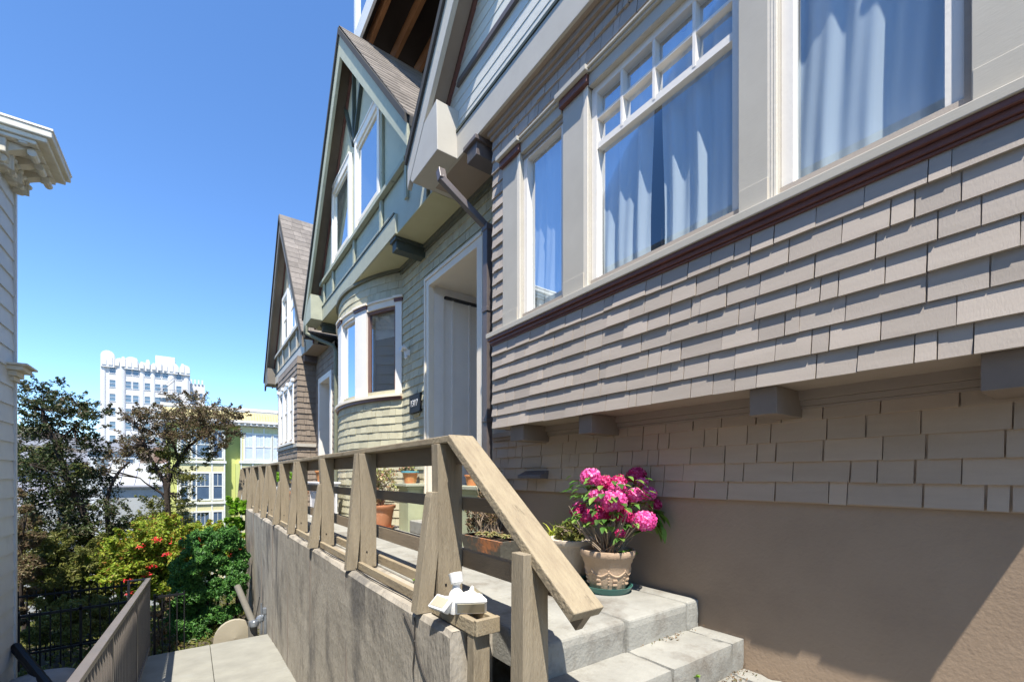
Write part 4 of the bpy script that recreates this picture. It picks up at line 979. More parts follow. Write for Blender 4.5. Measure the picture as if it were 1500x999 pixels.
# clay trough
t=thing('clay_trough','long aged clay trough of succulents on small feet before the near stair pedestal','planter',(2.3,3.5,FZ),G)
def frust(m,x0,x1,y0,y1,z0,z1,s):
    m.add([(x0+s,y0+s*1.3,z0),(x1-s,y0+s*1.3,z0),(x1-s,y1-s*1.3,z0),(x0+s,y1-s*1.3,z0),(x0,y0,z1),(x1,y0,z1),(x1,y1,z1),(x0,y1,z1)],[(0,3,2,1),(0,1,5,4),(1,2,6,5),(2,3,7,6),(3,0,4,7)])
m=MB(); x0,x1,y0,y1=2.02,2.24,2.95,3.62; z0,z1=FZ+.035,FZ+.245
frust(m,x0,x1,y0,y1,z0,z1,.035); i_=.02
m.add([(x0,y0,z1),(x1,y0,z1),(x1,y1,z1),(x0,y1,z1),(x0+i_,y0+i_,z1),(x1-i_,y0+i_,z1),(x1-i_,y1-i_,z1),(x0+i_,y1-i_,z1)],[(0,1,5,4),(1,2,6,5),(2,3,7,6),(3,0,4,7)])
tr=m.build('trough',terrag,t,bevel=.006,fix=True)
m=MB(); m.add([(x0+.02,y0+.02,z1-.02),(x1-.02,y0+.02,z1-.02),(x1-.02,y1-.02,z1-.02),(x0+.02,y1-.02,z1-.02)],[(0,1,2,3)]); m.build('soil',soil,tr)
for ya in (3.03,3.46):
    m=MB(); m.box(x0+.05,x1-.05,ya,ya+.07,FZ,FZ+.034); m.build('foot',iron,t)
plant(t,(2.13,3.42,z1),.13,.26,700,.03,lf_dry,71,stems=26)
rnd=random.Random(17)
for i in range(13):
    m=MB()
    cx_,cy_=2.13+rnd.uniform(-.07,.07),3.04+i*.035; r0=rnd.uniform(.025,.05); cz_=z1+.02
    for ring in range(3):
        for k in range(8):
            a=2*math.pi*k/8+ring*.4; e=.25+.45*ring; d=(math.cos(a)*math.cos(e),math.sin(a)*math.cos(e),math.sin(e)); bigleaf(m,(cx_,cy_,cz_),d,r0*(1-.2*ring),r0*.45,rnd)
    m.build('succulent',lf_suc,t,fix=False)
# terracotta pot by the far pedestal
t=thing('potted_plant','bushy succulent in a big terracotta pot beside the far stair pedestal','potted plant',(2.42,6.60,FZ),G)
c=(2.22,6.36,FZ+.02); pot(t,c,bellp(.22,.34),terra,(.19,.31)); saucer(t,(2.22,6.36,FZ),.2,terra); plant(t,(2.22,6.36,FZ+.33),.26,.50,1500,.045,lf_suc,81,stems=30)
t=thing('potted_plant','smaller clay pot half hidden behind the big terracotta pot','potted plant',(2.3,6.78,FZ),G)
c=(2.15,6.85,FZ+.02); pot(t,c,bellp(.15,.24),terra,(.13,.22)); saucer(t,(2.15,6.85,FZ),.15,terra); plant(t,(2.15,6.85,FZ+.23),.12,.2,300,.04,lf_dry,82,stems=8)
# pots standing on the pedestals
t=thing('potted_plant','painted orange pot with a blue rim and pale succulents on the far stair pedestal','potted plant',(2.52,5.97,-.115),G)
c=(2.52,5.97,-.114); pot(t,c,bellp(.12,.17),pott,(.1,.155)); m=MB(); m.lathe(c,[(.113,.146),(.127,.15),(.127,.175),(.112,.176)],30); m.build('rim',tealr,t,smooth=True); plant(t,(2.52,5.97,.04),.13,.11,500,.04,lf_suc,83)
t=thing('potted_plant','small pot of red flowers on the near stair pedestal','potted plant',(2.50,4.15,-.115),G)
c=(2.50,4.2,-.114); pot(t,c,bellp(.09,.12),pott,(.075,.11)); plant(t,(2.50,4.2,.0),.10,.10,200,.035,lf_suc,84)
flower_head(t,(2.48,4.18,.075),.05,redf,5,0); flower_head(t,(2.52,4.27,.06),.045,redf,6,0)
t=thing('potted_plant','spindly dry green plant in a low dark pot beside the near stair pedestal','potted plant',(2.45,3.80,FZ),G)
c=(2.50,3.78,FZ); pot(t,c,bellp(.12,.22),terrag,(.1,.2)); plant(t,(2.50,3.78,FZ+.2),.20,.55,500,.035,lf_dry,85,stems=30); 
# white side table with pots farther on
t=thing('garden_table','white plastic garden table on the terrace beyond the terracotta pots','table',(2.0,8.8,FZ))
plast=surf('plastic_white',(.72,.72,.74),rough=.4)
m=MB(); m.box(1.75,2.12,8.1,9.1,-.16,-.12); m.box(1.78,2.09,8.13,9.07,-.20,-.1605); m.build('table_top',plast,t,bevel=.01)
for x,y in ((1.80,8.15),(2.04,8.15),(1.80,9.02),(2.04,9.02)):
    m=MB(); m.box(x,x+.03,y,y+.03,FZ,-.20); m.build('leg',plast,t)
m=MB(); m.box(1.82,2.05,8.2,9.0,FZ,-.30); m.build('storage_box',plast,t,bevel=.02)
t=thing('potted_plant','orange glazed pot of yellow leaves standing on the white garden table','potted plant',(1.9,8.4,-.12),G)
c=(1.9,8.4,-.118); pot(t,c,bellp(.15,.2),pott,(.13,.19)); plant(t,(1.9,8.4,.06),.16,.10,400,.05,lf_suc,86)
t=thing('potted_plant','round orange clay pot on the terrace before the brown house','potted plant',(1.8,10.2,FZ),G)
c=(1.8,10.4,-.55); pot(t,(1.8,10.4,FZ),bellp(.24,.45),terra,(.2,.42)); plant(t,(1.8,10.4,-.36),.22,.3,500,.05,lf_suc,87)
t=thing('potted_plant','bright green plant in a grey tub farthest along the terrace','potted plant',(1.8,12,FZ),G)
pot(t,(1.8,12.0,FZ),bellp(.28,.5),plast,(.25,.46)); plant(t,(1.8,12.0,-.3),.25,.4,600,.06,lf_lime,88)
# weeds and fallen leaves on the steps
m=MB(); rng=np.random.default_rng(3); rnd=random.Random(2)
pts=[]
for (x,y,z,sx,sy,n) in ((2.30,1.56,-.955,.10,.02,45),(2.42,1.26,-1.125,.14,.05,110),(1.45,2.9,-.785,.03,.2,8),):
    p=np.stack([rng.normal(x,sx,n),rng.normal(y,sy*.6,n)-abs(rng.normal(0,.01,n)),np.full(n,z)+rng.uniform(0,.008,n)],1); pts.append(p)
leaves(m,np.concatenate(pts),.016,4,.5); tag(m.build('fallen_leaves',lf_dry,fix=False),'dry brown leaf litter lying in the corners of the steps',kind='stuff')
m=MB()
for (x,y,z,n) in ((2.12,1.295,-1.05,9),(1.33,3.1,-.79,8)):
    for i in range(n): bigleaf(m,(x,y,z),(rnd.uniform(-1,1),-rnd.uniform(.1,1),rnd.uniform(.2,1.2)),rnd.uniform(.02,.04),.012,rnd)
tag(m.build('weed',lf_lime,fix=False),'tiny green weed sprouting from the crack in the steps','weed')

# ================================================================ trees and shrubs
def grow(m,rnd,p,d,L,r,depth,tips,up=.25,spread=.6,n=2):
    """recursive limbs; collects branch tips"""
    q=p; pts=[p]; rs=[r]; dd=Vector(d).normalized()
    for k in range(3):
        dd=(dd+Vector((rnd.uniform(-.22,.22),rnd.uniform(-.22,.22),rnd.uniform(-.05,.2)*up*2))).normalized()
        q=(q[0]+dd.x*L/3,q[1]+dd.y*L/3,q[2]+dd.z*L/3); pts.append(q); rs.append(r*(1-.12*(k+1)))
    m.tube(pts,rs,7 if r>.03 else 5)
    if depth==0: tips.append(q); return
    for k in range(n if depth>1 else n+1):
        a=Vector((rnd.uniform(-1,1),rnd.uniform(-1,1),rnd.uniform(-.3,.6)))
        grow(m,rnd,q if k else pts[2+(k%2)],(dd+a*spread),L*rnd.uniform(.6,.85),r*.62,depth-1,tips,up,spread,n)
def tree(name,label,cat,base,limbs,clumps,mat,n,size,seed,group=None,trunk_r=.10,asp=.5,twigs=True,mats=None):
    """limbs: polylines (list of points) with start radius; clumps: (x,y,z,r) foliage masses"""
    t=thing(name,label,cat,base,group); rnd=random.Random(seed); rng=np.random.default_rng(seed)
    m=MB()
    for pts,r in limbs:
        P=[pts[0]]
        for a,b in zip(pts,pts[1:]):
            mid=tuple((a[i]+b[i])/2+rnd.uniform(-.05,.05)*(1 if i<2 else .6) for i in range(3)); P+= [mid,b]
        m.tube(P,[r*(1-.7*i/(len(P)-1)) for i in range(len(P))],9)
    # secondary twigs from nearest limb points to clumps
    anchors=[p for pts,r in limbs for p in pts[1:]]
    for c in clumps:
        a=min(anchors,key=lambda p:(p[0]-c[0])**2+(p[1]-c[1])**2+(p[2]-c[2])**2)
        for k in range(4 if twigs else 1):
            e=tuple(c[i]+rnd.uniform(-.6,.6)*c[3] for i in range(3)); mid=tuple((a[i]+e[i])/2+rnd.uniform(-.06,.06) for i in range(3))
            m.tube([a,mid,e],[trunk_r*.16,trunk_r*.11,trunk_r*.04],5)
    m.build('trunk',bark,t,smooth=True)
    tot=sum(c[3]**2 for c in clumps); k0=0
    m=MB(); mm2=MB() if mats else None
    for c in clumps:
        k=max(20,int(n*c[3]**2/tot)); sub=max(3,int(7*c[3]/.4))
        P=[]
        for s in range(sub):
            d=rng.normal(size=3); d/=np.linalg.norm(d); cc=np.array(c[:3])+d*c[3]*rng.uniform(.15,1.0)*np.array([1,1,.85])
            rr=c[3]*rng.uniform(.3,.62); P.append(blob(cc,(rr,rr,rr*.7),k//sub,rng,.05))
        for s in range(sub):
            d=rng.normal(size=3); d/=np.linalg.norm(d); d[2]=abs(d[2])*.8
            for q in range(3):
                cc=np.array(c[:3])+d*c[3]*(1.0+.16*q); rr=c[3]*(.16-.035*q); P.append(blob(cc,(rr,rr,rr),max(2,k//sub//7),rng,.0))
        P=np.concatenate(P)
        tgt=mm2 if (mats and len(c)>4 and c[4]==1) else m
        leaves(tgt,P,size,seed+k0,asp,flat=.25); k0+=1
    m.build('crown',mat,t,fix=False)
    if mm2 and mm2.v: mm2.build('crown',mats,t,fix=False)
    return t
def px(x,y,Y):  # design-time helper turned into a plain coordinate: position at distance Y along the row
    a=R(35.9)+math.atan((x-750)/645.); X=Y*math.tan(a); d=X*math.sin(R(35.9))+Y*math.cos(R(35.9)); return (X,Y,(696-y)/645.*d)
def cl(l,Y,k,jit=.5,seed=1):
    rnd=random.Random(seed); out=[]
    for e in l:
        x,y,r=e[:3]; yy=Y+rnd.uniform(-jit,jit); p=px(x,y,yy); out.append((*p,r/645.*k*yy*1.0,*(e[3:])))
    return out
Y=14.
B=px(152,858,Y); 
tree('dark_tree','dark leaved open tree with a leaning double trunk behind the iron fences','tree',B,
 [([(B[0],B[1],B[2]-1.3),B,px(136,800,Y),px(118,740,Y),px(95,690,Y),px(78,640,Y),px(62,600,Y)],.105),
  ([(B[0]+.35,B[1]+.1,B[2]-1.2),px(170,850,Y),px(160,790,Y),px(156,735,Y),px(168,700,Y),px(190,676,Y)],.075),
  ([px(100,700,Y),px(70,690,Y-.3),px(45,680,Y-.4)],.035),([px(82,650,Y),px(110,625,Y+.3),px(125,605,Y+.4)],.035),([px(118,740,Y),px(80,735,Y),px(50,740,Y)],.035)],
 cl([(75,590,26),(52,612,20),(100,600,22),(125,600,15),(40,640,16),(80,632,26),(120,630,18),(145,608,14),(60,670,24),(95,665,28),(130,655,16),(50,690,16),(85,705,28),(60,730,26),(95,745,32),(135,725,24),(150,705,16),(70,770,28),(105,785,30),(140,770,24),(160,745,16),(45,765,18),(80,805,20),(125,815,18),(160,775,14),(95,575,14),(60,585,12),(35,600,9),(180,770,10)],Y,1.0,.6,2),lf_dark,21000,.065,21,trunk_r=.1)
Y=15.5; B=px(243,850,Y)
tree('bronze_tree','spreading tree with bronze leaves above, olive below, before the lime building','tree',B,
 [([(B[0],B[1],B[2]-1.5),B,px(246,780,Y),px(244,720,Y),px(252,690,Y),px(275,655,Y),px(305,625,Y)],.10),
  ([px(244,720,Y),px(232,690,Y),px(212,650,Y),px(196,620,Y)],.055),([px(262,675,Y),px(250,640,Y),px(240,610,Y)],.04),([px(244,730,Y),px(225,715,Y),px(205,700,Y)],.04)],
 cl([(265,605,22),(295,605,24),(325,612,20),(345,608,12),(240,608,18),(305,630,24),(275,635,22),(335,635,16),(250,640,18),(210,610,16),(190,615,14),(225,635,16),(200,640,14),(180,655,12),(215,660,14),(320,655,14),
   (270,665,18,1),(245,670,18,1),(300,668,12,1),(225,690,16,1),(255,705,18,1),(275,700,14,1),(240,735,20,1),(262,760,20,1),(215,760,20,1),(235,790,20,1),(200,775,16,1),(270,735,12,1),(190,665,14),(165,670,12),(150,685,12)],Y,1.06,.6,3),lf_brown,26000,.06,22,trunk_r=.1,mats=lf_olive)
def shrub(name,label,cat,base,clumps,mat,n,size,seed,mats=None,asp=.5,r=.04,group=None):
    limbs=[([ (base[0],base[1],base[2]-.4),base,tuple((base[i]+clumps[0][i])/2 for i in range(3)),clumps[0][:3]],r)]
    return tree(name,label,cat,base,limbs,clumps,mat,n,size,seed,group,trunk_r=r,asp=asp,mats=mats)
Y=12.6
t=shrub('flowering_shrub','yellow green spreading shrub dotted with red blossoms between the dark tree and the yew','shrub',px(235,880,Y),
 cl([(200,815,24),(230,805,26),(262,800,26),(292,800,22),(215,840,24),(250,830,26),(185,840,16),(280,822,22),(312,805,16),(330,800,14),(200,865,14),(240,860,18),(318,830,14)],Y,1.45,.4,5),lf_yel,60000,.07,23,r=.05,asp=.6)
m=MB(); rng=np.random.default_rng(5)
P=[]
for (x,y) in ((290,788),(305,786),(297,792),(330,786),(345,792),(352,805),(250,792),(215,842),(310,795),(263,790),(187,850),(190,870),(280,785),(340,815),(300,800),(205,800),(230,790),(245,812),(272,800),(262,815),(318,782),(325,800),(222,830)):
    p=px(x,y,Y-.75); P.append(blob(p,(.09,.09,.06),int(rng.integers(6,30)),rng,.2))
leaves(m,np.concatenate(P),.05,6); m.build('blossoms',redf,t,fix=False)
Y=11.2
yw=[(300,800,22),(325,795,16),(340,800,12),(285,830,22),(315,830,24),(345,835,14),(270,850,14),(275,875,18),(300,865,22),(328,870,20),(350,865,8),(270,905,16),(290,905,22),(318,905,16),(345,895,8),(285,930,14),(305,928,12),(335,785,10),(352,815,8),(348,850,10),(262,890,9),(262,920,9)]
t=thing('yew_shrub','dense dark green yew like shrub against the end of the retaining wall','shrub',px(305,955,Y))
m=MB(); rng=np.random.default_rng(31)
for i,(x,y,r) in enumerate(yw):
    c=np.array(px(x,y,Y-.25+.5*rng.random())); rr=r/645.*Y*1.0
    for k in range(int(24+rr*90)):
        d=rng.normal(size=3); d/=np.linalg.norm(d); d[2]=abs(d[2])*.9-.15
        cc=c+d*rr*rng.uniform(.6,1.12)*np.array([1,.8,1.15]); s=.05*rng.uniform(.7,1.4)
        leaves(m,blob(cc,(s*1.2,s*1.2,s*1.5),64,rng,.1),.06,int(1000*rng.random()),.5)
m.build('foliage',lf_yew,t,fix=False)
m=MB(); b=px(300,955,Y)
for k in range(7): m.tube([(b[0]+.05*k-.15,b[1],b[2]-.2),(b[0]+.16*k-.4,b[1]+.1,b[2]+.6),(b[0]+.18*k-.5,b[1],b[2]+1.4)],[.04,.03,.02],6)
m.build('trunk',bark,t,smooth=True)
Y=13.05
shrub('climbing_vine','bright lime green climbing vine spilling over the far end of the retaining wall','vine',px(350,860,Y),
 cl([(345,740,12),(350,762,12),(338,770,8),(352,785,8),(346,752,10),(356,742,7)],Y,.95,.15,6),lf_lime,5200,.085,24,r=.03,asp=.7)
shrub('autumn_creeper','rusty and green creeper hanging down the far end of the retaining wall','creeper',px(352,880,Y-.0),
 cl([(350,805,9),(345,825,10),(355,845,8),(348,785,8),(354,870,7),(346,850,8)],Y-.3,.95,.1,7),lf_ivy,5000,.06,25,r=.03)
Y=13.4
shrub('olive_shrub','sunlit olive green shrub behind the iron fences under the dark tree','shrub',px(95,890,Y),
 cl([(60,820,20),(90,815,20),(120,820,20),(75,845,20),(110,845,22),(140,850,16),(55,850,14),(60,800,14),(130,880,16),(100,880,18),(70,880,14)],Y,1.35,.7,8),lf_olive,36000,.06,26,r=.05)
Y=12.2
shrub('dry_shrub','brown half dry bush against the left pale building','shrub',px(35,900,Y),
 cl([(32,790,12),(38,815,14),(30,840,12),(42,770,10),(35,745,8),(45,835,10),(36,870,14),(50,900,12),(30,720,6)],Y,1.1,.5,9),lf_brown,14000,.05,27,r=.05)
Y=10.4
shrub('shaded_shrub','dark low shrub inside the iron fence beside the railing end','shrub',px(150,935,Y),
 cl([(150,900,16),(110,905,16),(75,905,16),(120,930,14),(160,925,12),(90,935,12),(50,930,12),(175,905,9)],Y+.3,1.3,.4,10),lf_olive,18000,.05,28,r=.04)
Y=10.3
shrub('twiggy_shrub','sparse twiggy shrub between the railing end and the yew','shrub',px(235,955,Y),
 cl([(232,900,9),(238,925,10),(245,880,9),(250,950,9),(228,940,8)],Y,.9,.2,12),lf_dry,2200,.045,29,r=.03)
m=MB(); rng=np.random.default_rng(8); xs=rng.uniform(-5,3,26000); ys_=rng.uniform(9.6,22,26000)
zz=np.array([gz(a,b) for a,b in zip(xs,ys_)]); leaves(m,np.stack([xs,ys_,zz+rng.uniform(0,.16,26000)],1),.09,9,.4); tag(m.build('ground_cover',lf_olive,fix=False),'low green ground cover on the garden slope',kind='stuff')
# far tree line among the distant buildings
for i,(x,y,Yd,r) in enumerate(((30,672,60,14),(75,668,62,12),(60,690,48,9),(110,690,50,10),(22,690,46,8))):
    b=px(x,y+14,Yd); rr=r/645.*Yd
    shrub('distant_tree',['rounded green tree far off beside the left building','far green tree behind the dark tree crown','small far tree above the ribbed roof','far tree just left of the white tower','tiny far tree low by the left building'][i],'tree',b,[(b[0]+random.Random(i*7+k).uniform(-.8,.8)*rr,b[1]+random.Random(i+k).uniform(-.5,.5)*rr,b[2]+rr*(.4+.25*k),rr*.6) for k in range(4)],lf_olive,1500,.5,40+i,r=.25,group='trees among the distant buildings')
# ================================================================ background buildings
def facade_windows(root,wins,Y,frame,gl,proj=.06,fwd=.12,muntin=True,name='window'):
    for (x0,x1,z0,z1) in wins:
        m=MB(); w=fwd
        m.box(x0-w,x0,Y-proj,Y+.02,z0-w,z1+w); m.box(x1,x1+w,Y-proj,Y+.02,z0-w,z1+w); m.box(x0,x1,Y-proj,Y+.02,z0-w,z0); m.box(x0,x1,Y-proj,Y+.02,z1,z1+w)
        zm=(z0+z1)/2; m.box(x0,x1,Y-proj+.02,Y+.01,zm-.03,zm+.03)
        if muntin:
            n=max(2,round((x1-x0)/.28))
            for k in range(1,n): xx=x0+(x1-x0)*k/n; m.box(xx-.015,xx+.015,Y-proj+.03,Y+.01,zm+.03,z1)
        f=m.build(name,frame,root); m=MB(); m.box(x0,x1,Y-.012,Y-.002,z0,z1); m.build('pane',gl,f)
yb=thing('lime_building','lime and cream three storey building with yellow tiled mansard in the middle distance','building',(2,43,-11))
Yf=42.0
xl,xr=-1.7,7.6
m=MB(); m.box(xl,xr,Yf+.8,Yf+13,-12,4.25); m.build('wall',yel,yb)
m=MB(); m.box(-.95,2.05,Yf,Yf+.8,-12,3.6); m.build('bay',yelp,yb)
m=MB(); m.box(3.15,6.0,Yf+.02,Yf+.8,-12,4.0); m.build('bay',yelp,yb)
m=MB(); m.box(5.98,6.02+.9,Yf+.3,Yf+.8,-12,4.1); m.box(2.07,2.12,Yf+.1,Yf+.8,-12,4.1); m.build('side_panel',yelg,yb)
# mansard tiles
m=MB(); rnd=random.Random(1)
for k in range(5):
    z0=4.45+.17*k; yy=Yf-.25+.13*k; x=xl-.2
    while x<xr+.2:
        m.prism([(yy,z0),(yy+.02,z0-.02),(yy+.16,z0+.18),(yy+.14,z0+.2)],0,x+.01,x+.19); x+=.2
m.build('tile_course',tile,yb)
m=MB(); m.box(xl-.2,xr+.2,Yf+.3,Yf+13,4.25,5.42); m.box(xl-.3,xr+.3,Yf+.25,Yf+.6,5.30,5.5); m.build('parapet',white,yb)
m=MB(); m.box(xl-.35,xr+.35,Yf-.45,Yf+.8,4.25,4.42); m.box(xl-.2,xr+.2,Yf-.2,Yf+.8,4.02,4.249)
x=xl
while x<xr: m.box(x,x+.14,Yf-.4,Yf-.2,4.08,4.245); x+=.42
m.build('cornice',white,yb)
fw_=surf('far_frame_white',(.75,.76,.68),rough=.6)
wr_=[(3.45,3.95,1.3,3.35),(4.2,5.3,1.3,3.35),(5.5,5.9,1.3,3.35)]
facade_windows(yb,wr_,Yf+.02,fw_,surf('far_pane_light',(.45,.52,.62),(.6,.66,.7),scale=.8,rough=.15,spec=.8))
wl_=[(x0,x1,z0,z0+2.0) for z0 in (1.4,-1.85,-4.9) for x0,x1 in ((-.75,-.35),(-.05,1.0),(1.3,1.85))]
facade_windows(yb,wl_,Yf,fw_,glfar)
wr2=[(3.45,3.95,-2.0,0),(4.2,5.3,-2.0,0),(5.5,5.9,-2.0,0)]
facade_windows(yb,wr2,Yf+.02,fw_,glfar)
m=MB()
for z in (-.05+1.0,-2.25,-5.3): m.box(-1.05,2.15,Yf-.10,Yf+.8,z,z+.18)
for z in (.98,-2.3): m.box(3.05,6.1,Yf-.08,Yf+.8,z,z+.18)
for x in (-1.0,.15,1.15,1.98): m.box(x,x+.09,Yf-.04,Yf,-12,3.6)
for x in (3.12,3.95,4.75,5.95): m.box(x,x+.08,Yf-.02,Yf+.02,-12,3.9)
m.build('trim',fw_,yb)
m=MB(); m.box(2.8,3.12,Yf+.2,Yf+.8,-12,.95); m.build('chimney_breast',yel,yb)

tw=thing('white_tower','tall white art deco apartment tower with scalloped parapet and fire escapes on the skyline','building',(-6,116,-20))
Yt=115.
m=MB(); m.box(-14.4,-.6,Yt,Yt+18,-24,21.5); m.build('wall',towm,tw)
m=MB()
for k,(c_,r_,zt_) in enumerate(((-13.4,1.0,24.1),(-11.6,.75,22.9),(-9.9,1.05,23.4),(-8.0,.8,22.6),(-6.4,.8,22.5),(-5.0,.7,22.7),(-3.5,.95,23.2),(-1.45,.9,23.0))):
    n=12; poly=[(c_-r_,-24),(c_+r_,-24)]+[(c_+r_*math.cos(math.pi*q/n),zt_-r_+r_*math.sin(math.pi*q/n)) for q in range(n+1)]
    m.prism([(a,max(b,20.9)) for a,b in poly],1,Yt-(.45 if k in (0,2,6,7) else .3),Yt+.8)
for q,rr in ((177,.75),(208,.35),(224,.35),(251,.6),(273,.45),(151,.4)):
    c_=px(q,0,Yt)[0]; m.prism([(c_+rr*math.cos(math.pi*k/8),Yt-rr*.5*math.sin(math.pi*k/8)) for k in range(9)],2,-24,21.3)
for k in range(15):
    c_=-13.9+k*.93; h_=22.3+.55*(k%2)
    m.prism([(c_-.3,21.3),(c_+.3,21.3),(c_+.3,h_),(c_+.15,h_+.35),(c_-.15,h_+.35),(c_-.3,h_)],1,Yt-.55,Yt+.2)
m.box(-6.4,-3.2,Yt+3,Yt+8,21.5,25.0)
m.build('piers',towm,tw)
m=MB(); m.box(-.6,2.1,Yt+6,Yt+18,-24,20.3)
for k in range(4): m.box(-.5+k*.66,-.2+k*.66,Yt+5.8,Yt+6.4,20.3,21.3)
m.build('annex',towm,tw)
wt=[]
for j in range(13):
    z=19.2-2.95*j
    for x in (-12.0,-9.0+.6,-6.9,-5.6+.3,-3.35,-2.4+.0,): pass
    for x in (-12.05,-8.15,-6.65,-4.55,-2.55+.3,-1.25): wt.append((x,x+.95,z-1.55,z-.0))
wt=wt[:96]
# window columns follow the photograph: single, pair, single, pair, single
wt=[]
for j in range(12):
    z=22.05-.75-2.69*j
    for q in (165,188,199,216,231,242,262): x=px(q,0,Yt)[0]; wt.append((x-.42,x+.42,z-1.45,z-.1))
facade_windows(tw,wt,Yt,towm,surf('tower_pane',(.16,.24,.30),(.10,.16,.22),scale=.4,rough=.1,spec=.8),proj=.08,fwd=.1,muntin=False)
facade_windows(tw,[(.0,.7,17.0,18.3),(1.1,1.7,17.0,18.3),(.0,.7,14.3,15.6),(1.1,1.7,14.3,15.6)],Yt+6,towm,glfar,muntin=False)
m=MB()
for j in range(6):
    z=16.4-2.95*j
    m.box(-6.0+.2,-2.9,Yt-1.4,Yt-.3,z,z+.08)
    m.beam((-5.6,Yt-1.3,z+.05),(-3.1,Yt-1.3,z+2.95),.10,.10); m.beam((-5.6,Yt-1.3,z+.9),(-3.1,Yt-1.3,z+3.6),.06,.06)
    m.box(-5.8,-2.9,Yt-1.42,Yt-1.36,z+.95,z+1.02)
    for k in range(8): m.box(-5.8+k*.4,-5.76+k*.4,Yt-1.42,Yt-1.36,z,z+1.0)
m.build('fire_escape',surf('escape_grey',(.16,.15,.15),rough=.6),tw)

# white flat building with roof lights, ribbed roof, other neighbours
wb=thing('white_annex','low white building with slanted roof lights behind the bronze tree','building',(-4,32,-10))
def pX(x,Y): return px(x,0,Y)[0]
Yw=32.
xa,xb_=pX(150,Yw),pX(238,Yw)
za=px(200,712,Yw)[2]; zb_=px(200,682,Yw)[2]
m=MB(); m.box(xa,xb_,Yw,Yw+8,-12,za); m.build('wall',whitb,wb)
m=MB(); m.prism([(Yw-.15,za),(Yw+3,zb_+.2),(Yw+3,zb_),(Yw-.15,za-.12)],0,xa,xb_); m.build('roof',whitb,wb)
m=MB()
for k in range(5): x=xa+(xb_-xa)*k/4; m.beam((x,Yw-.2,za+.02),(x,Yw+3,zb_+.24),.10,.06)
m.beam((xa,Yw-.2,za+.02),(xb_,Yw-.2,za+.02),.12,.10); m.build('glazing_bar',greyr,wb)
m=MB(); m.box(pX(225,36),pX(246,36),36,40,-12,px(235,655,36)[2]); tag(m.build('brick_stack',brick),'brown brick chimney block right of the white low building','chimney')
m=MB(); m.box(pX(205,44),pX(245,44),44,50,-12,px(0,650,44)[2]); tag(m.build('brown_block',surf('block_taupe',(.32,.25,.2),rough=.9)),'taupe flat roofed block behind the white low building','building')
m=MB(); x0,x1=pX(24,30),pX(85,30); z0,z1=px(30,742,30)[2],px(30,712,30)[2]
n=44
for k in range(n):
    a=x0+(x1-x0)*k/n; b=a+(x1-x0)/n*.5; m.prism([(30,z0),(33.5,z1+.2),(33.5,z1+.12),(30,z0-.08)],0,a,b)
rb=thing('ribbed_roof_shed','shed with a grey ribbed metal roof left of the dark tree','shed',(x0,31,-10))
m.build('roof_ribs',greyr,rb)
m=MB(); m.prism([(30,z0-.03),(33.5,z1+.14),(33.5,-12),(30,-12)],0,x0,x1); m.build('shed_body',whitb,rb)
m=MB(); x0=pX(10,38); x1=pX(70,38); m.box(x0,x1,38,44,-12,px(0,690,38)[2]); m.box(x0-.2,x1+.2,37.8,44.2,px(0,690,38)[2],px(0,686,38)[2]); tag(m.build('grey_flat_building',surf('lilac_grey_roof',(.42,.42,.47),rough=.8)),'lilac grey flat building between the left wall and the dark tree','building')
rnd=random.Random(12)
spots=[(28,640,140,14,6,'pale far house nearest the left building on the hillside'),(55,652,120,12,7,'cream far house below the hill crest'),(100,655,130,12,9,'far white house left of the tower foot'),(130,648,150,8,9,'narrow far house touching the tower left side'),(44,665,90,9,5,'low tan house down the far slope'),(90,676,80,10,5,'low grey house behind the dark tree trunk'),(140,672,84,9,6,'white house under the tower'),(195,662,70,8,6,'long pale building before the tower foot')]
for i,(x,y,Yd,w,h,lab) in enumerate(spots):
    p=px(x,y,Yd); t=thing('distant_house',lab,'house',(p[0],Yd,p[2]-h),'houses on the far slope')
    c=rnd.choice([whitb,corn,lap1,left_w]); m=MB(); m.box(p[0]-w/2,p[0]+w/2,Yd,Yd+8,p[2]-h-10,p[2]); m.build('wall',c,t)
    m=MB(); m.prism([(p[0]-w/2-.3,p[2]),(p[0]+w/2+.3,p[2]),(p[0]+w/2-.6,p[2]+1.2),(p[0]-w/2+.6,p[2]+1.2)],1,Yd-.3,Yd+8.3); m.build('roof',greyr if i%2 else roofm,t)
    facade_windows(t,[(p[0]-w/2+.8+k*2.2,p[0]-w/2+1.8+k*2.2,p[2]-2.4,p[2]-.9) for k in range(int(w/2.3))],Yd,whitb,glfar,muntin=False)
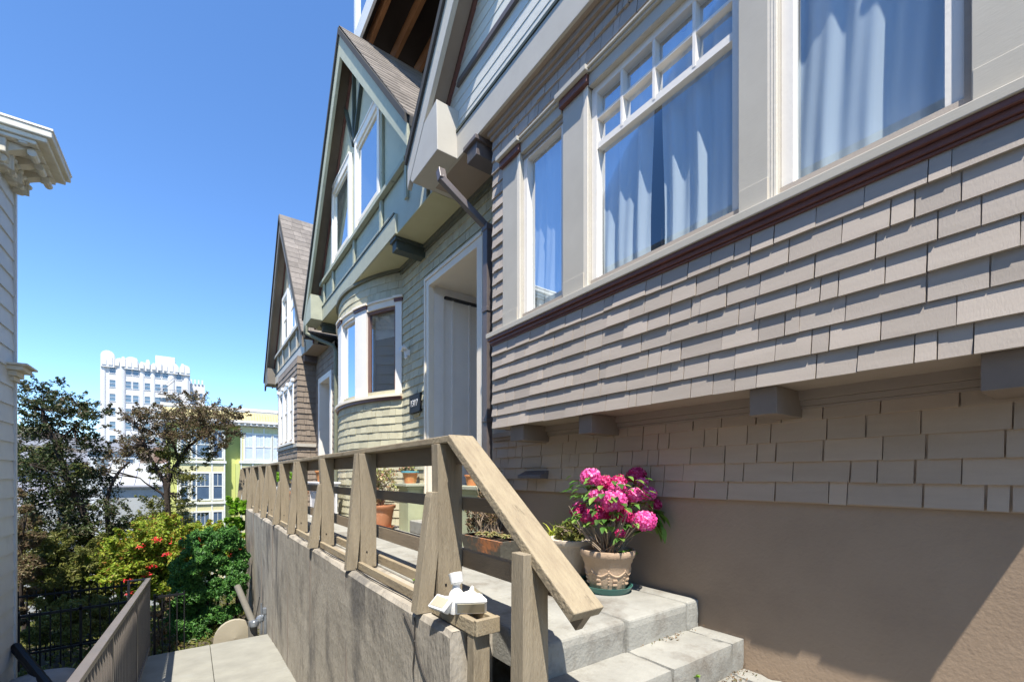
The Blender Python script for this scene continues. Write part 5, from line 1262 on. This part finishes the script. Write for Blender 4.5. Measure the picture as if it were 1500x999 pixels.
# neighbours across the path: the stair's other side, seen only in window reflections
nb=thing('street_house','pale stucco house across the steps, mirrored in the window glass','building',(-9,-3,-2))
m=MB(); m.box(-14,-9.2,-9,-1.5,-4,4.2); m.build('wall',left_w,nb)
m=MB(); m.box(-14.2,-9.0,-9.2,-1.3,4.2,4.5); m.build('cornice',corn,nb)
# ================================================================ camera, light
cam=bpy.data.cameras.new('camera'); co=bpy.data.objects.new('camera',cam); COL.objects.link(co)
co.location=(0,0,0); co.rotation_euler=(R(90),0,-R(35.9)); cam.sensor_width=36; cam.lens=645/1500*36; cam.shift_y=(696-499.5)/1500.; cam.clip_end=5000; cam.clip_start=.05
scene.camera=co
L=Vector((.245,.43,-1)).normalized()
sd=bpy.data.lights.new('sun','SUN'); sd.energy=4.5; sd.angle=R(.5); sd.color=(1,.94,.85)
so=bpy.data.objects.new('sun',sd); COL.objects.link(so); so.rotation_euler=L.to_track_quat('-Z','Y').to_euler()
w=bpy.data.worlds.new('World'); scene.world=w; w.use_nodes=True; nt=w.node_tree
bg=nt.nodes['Background']; sk=nt.nodes.new('ShaderNodeTexSky'); sk.sky_type='NISHITA'; sk.sun_disc=False
sk.sun_elevation=math.asin(-L.z); sk.sun_rotation=math.atan2(-L.x,-L.y); sk.altitude=2500; sk.air_density=1.1; sk.dust_density=.05; sk.ozone_density=1.5
hs=nt.nodes.new('ShaderNodeHueSaturation'); hs.inputs['Saturation'].default_value=1.14; hs.inputs['Hue'].default_value=.502
nt.links.new(sk.outputs[0],hs.inputs['Color'])
mu=nt.nodes.new('ShaderNodeMix'); mu.data_type='RGBA'; mu.blend_type='MULTIPLY'; mu.inputs[0].default_value=1; mu.inputs[7].default_value=(.83,.925,1.0,1)
nt.links.new(hs.outputs[0],mu.inputs[6]); nt.links.new(mu.outputs[2],bg.inputs[0]); bg.inputs[1].default_value=.15
scene.view_settings.view_transform='Standard'; scene.view_settings.look='None'; scene.view_settings.exposure=1.12; scene.view_settings.gamma=1
scene.render.engine='CYCLES'
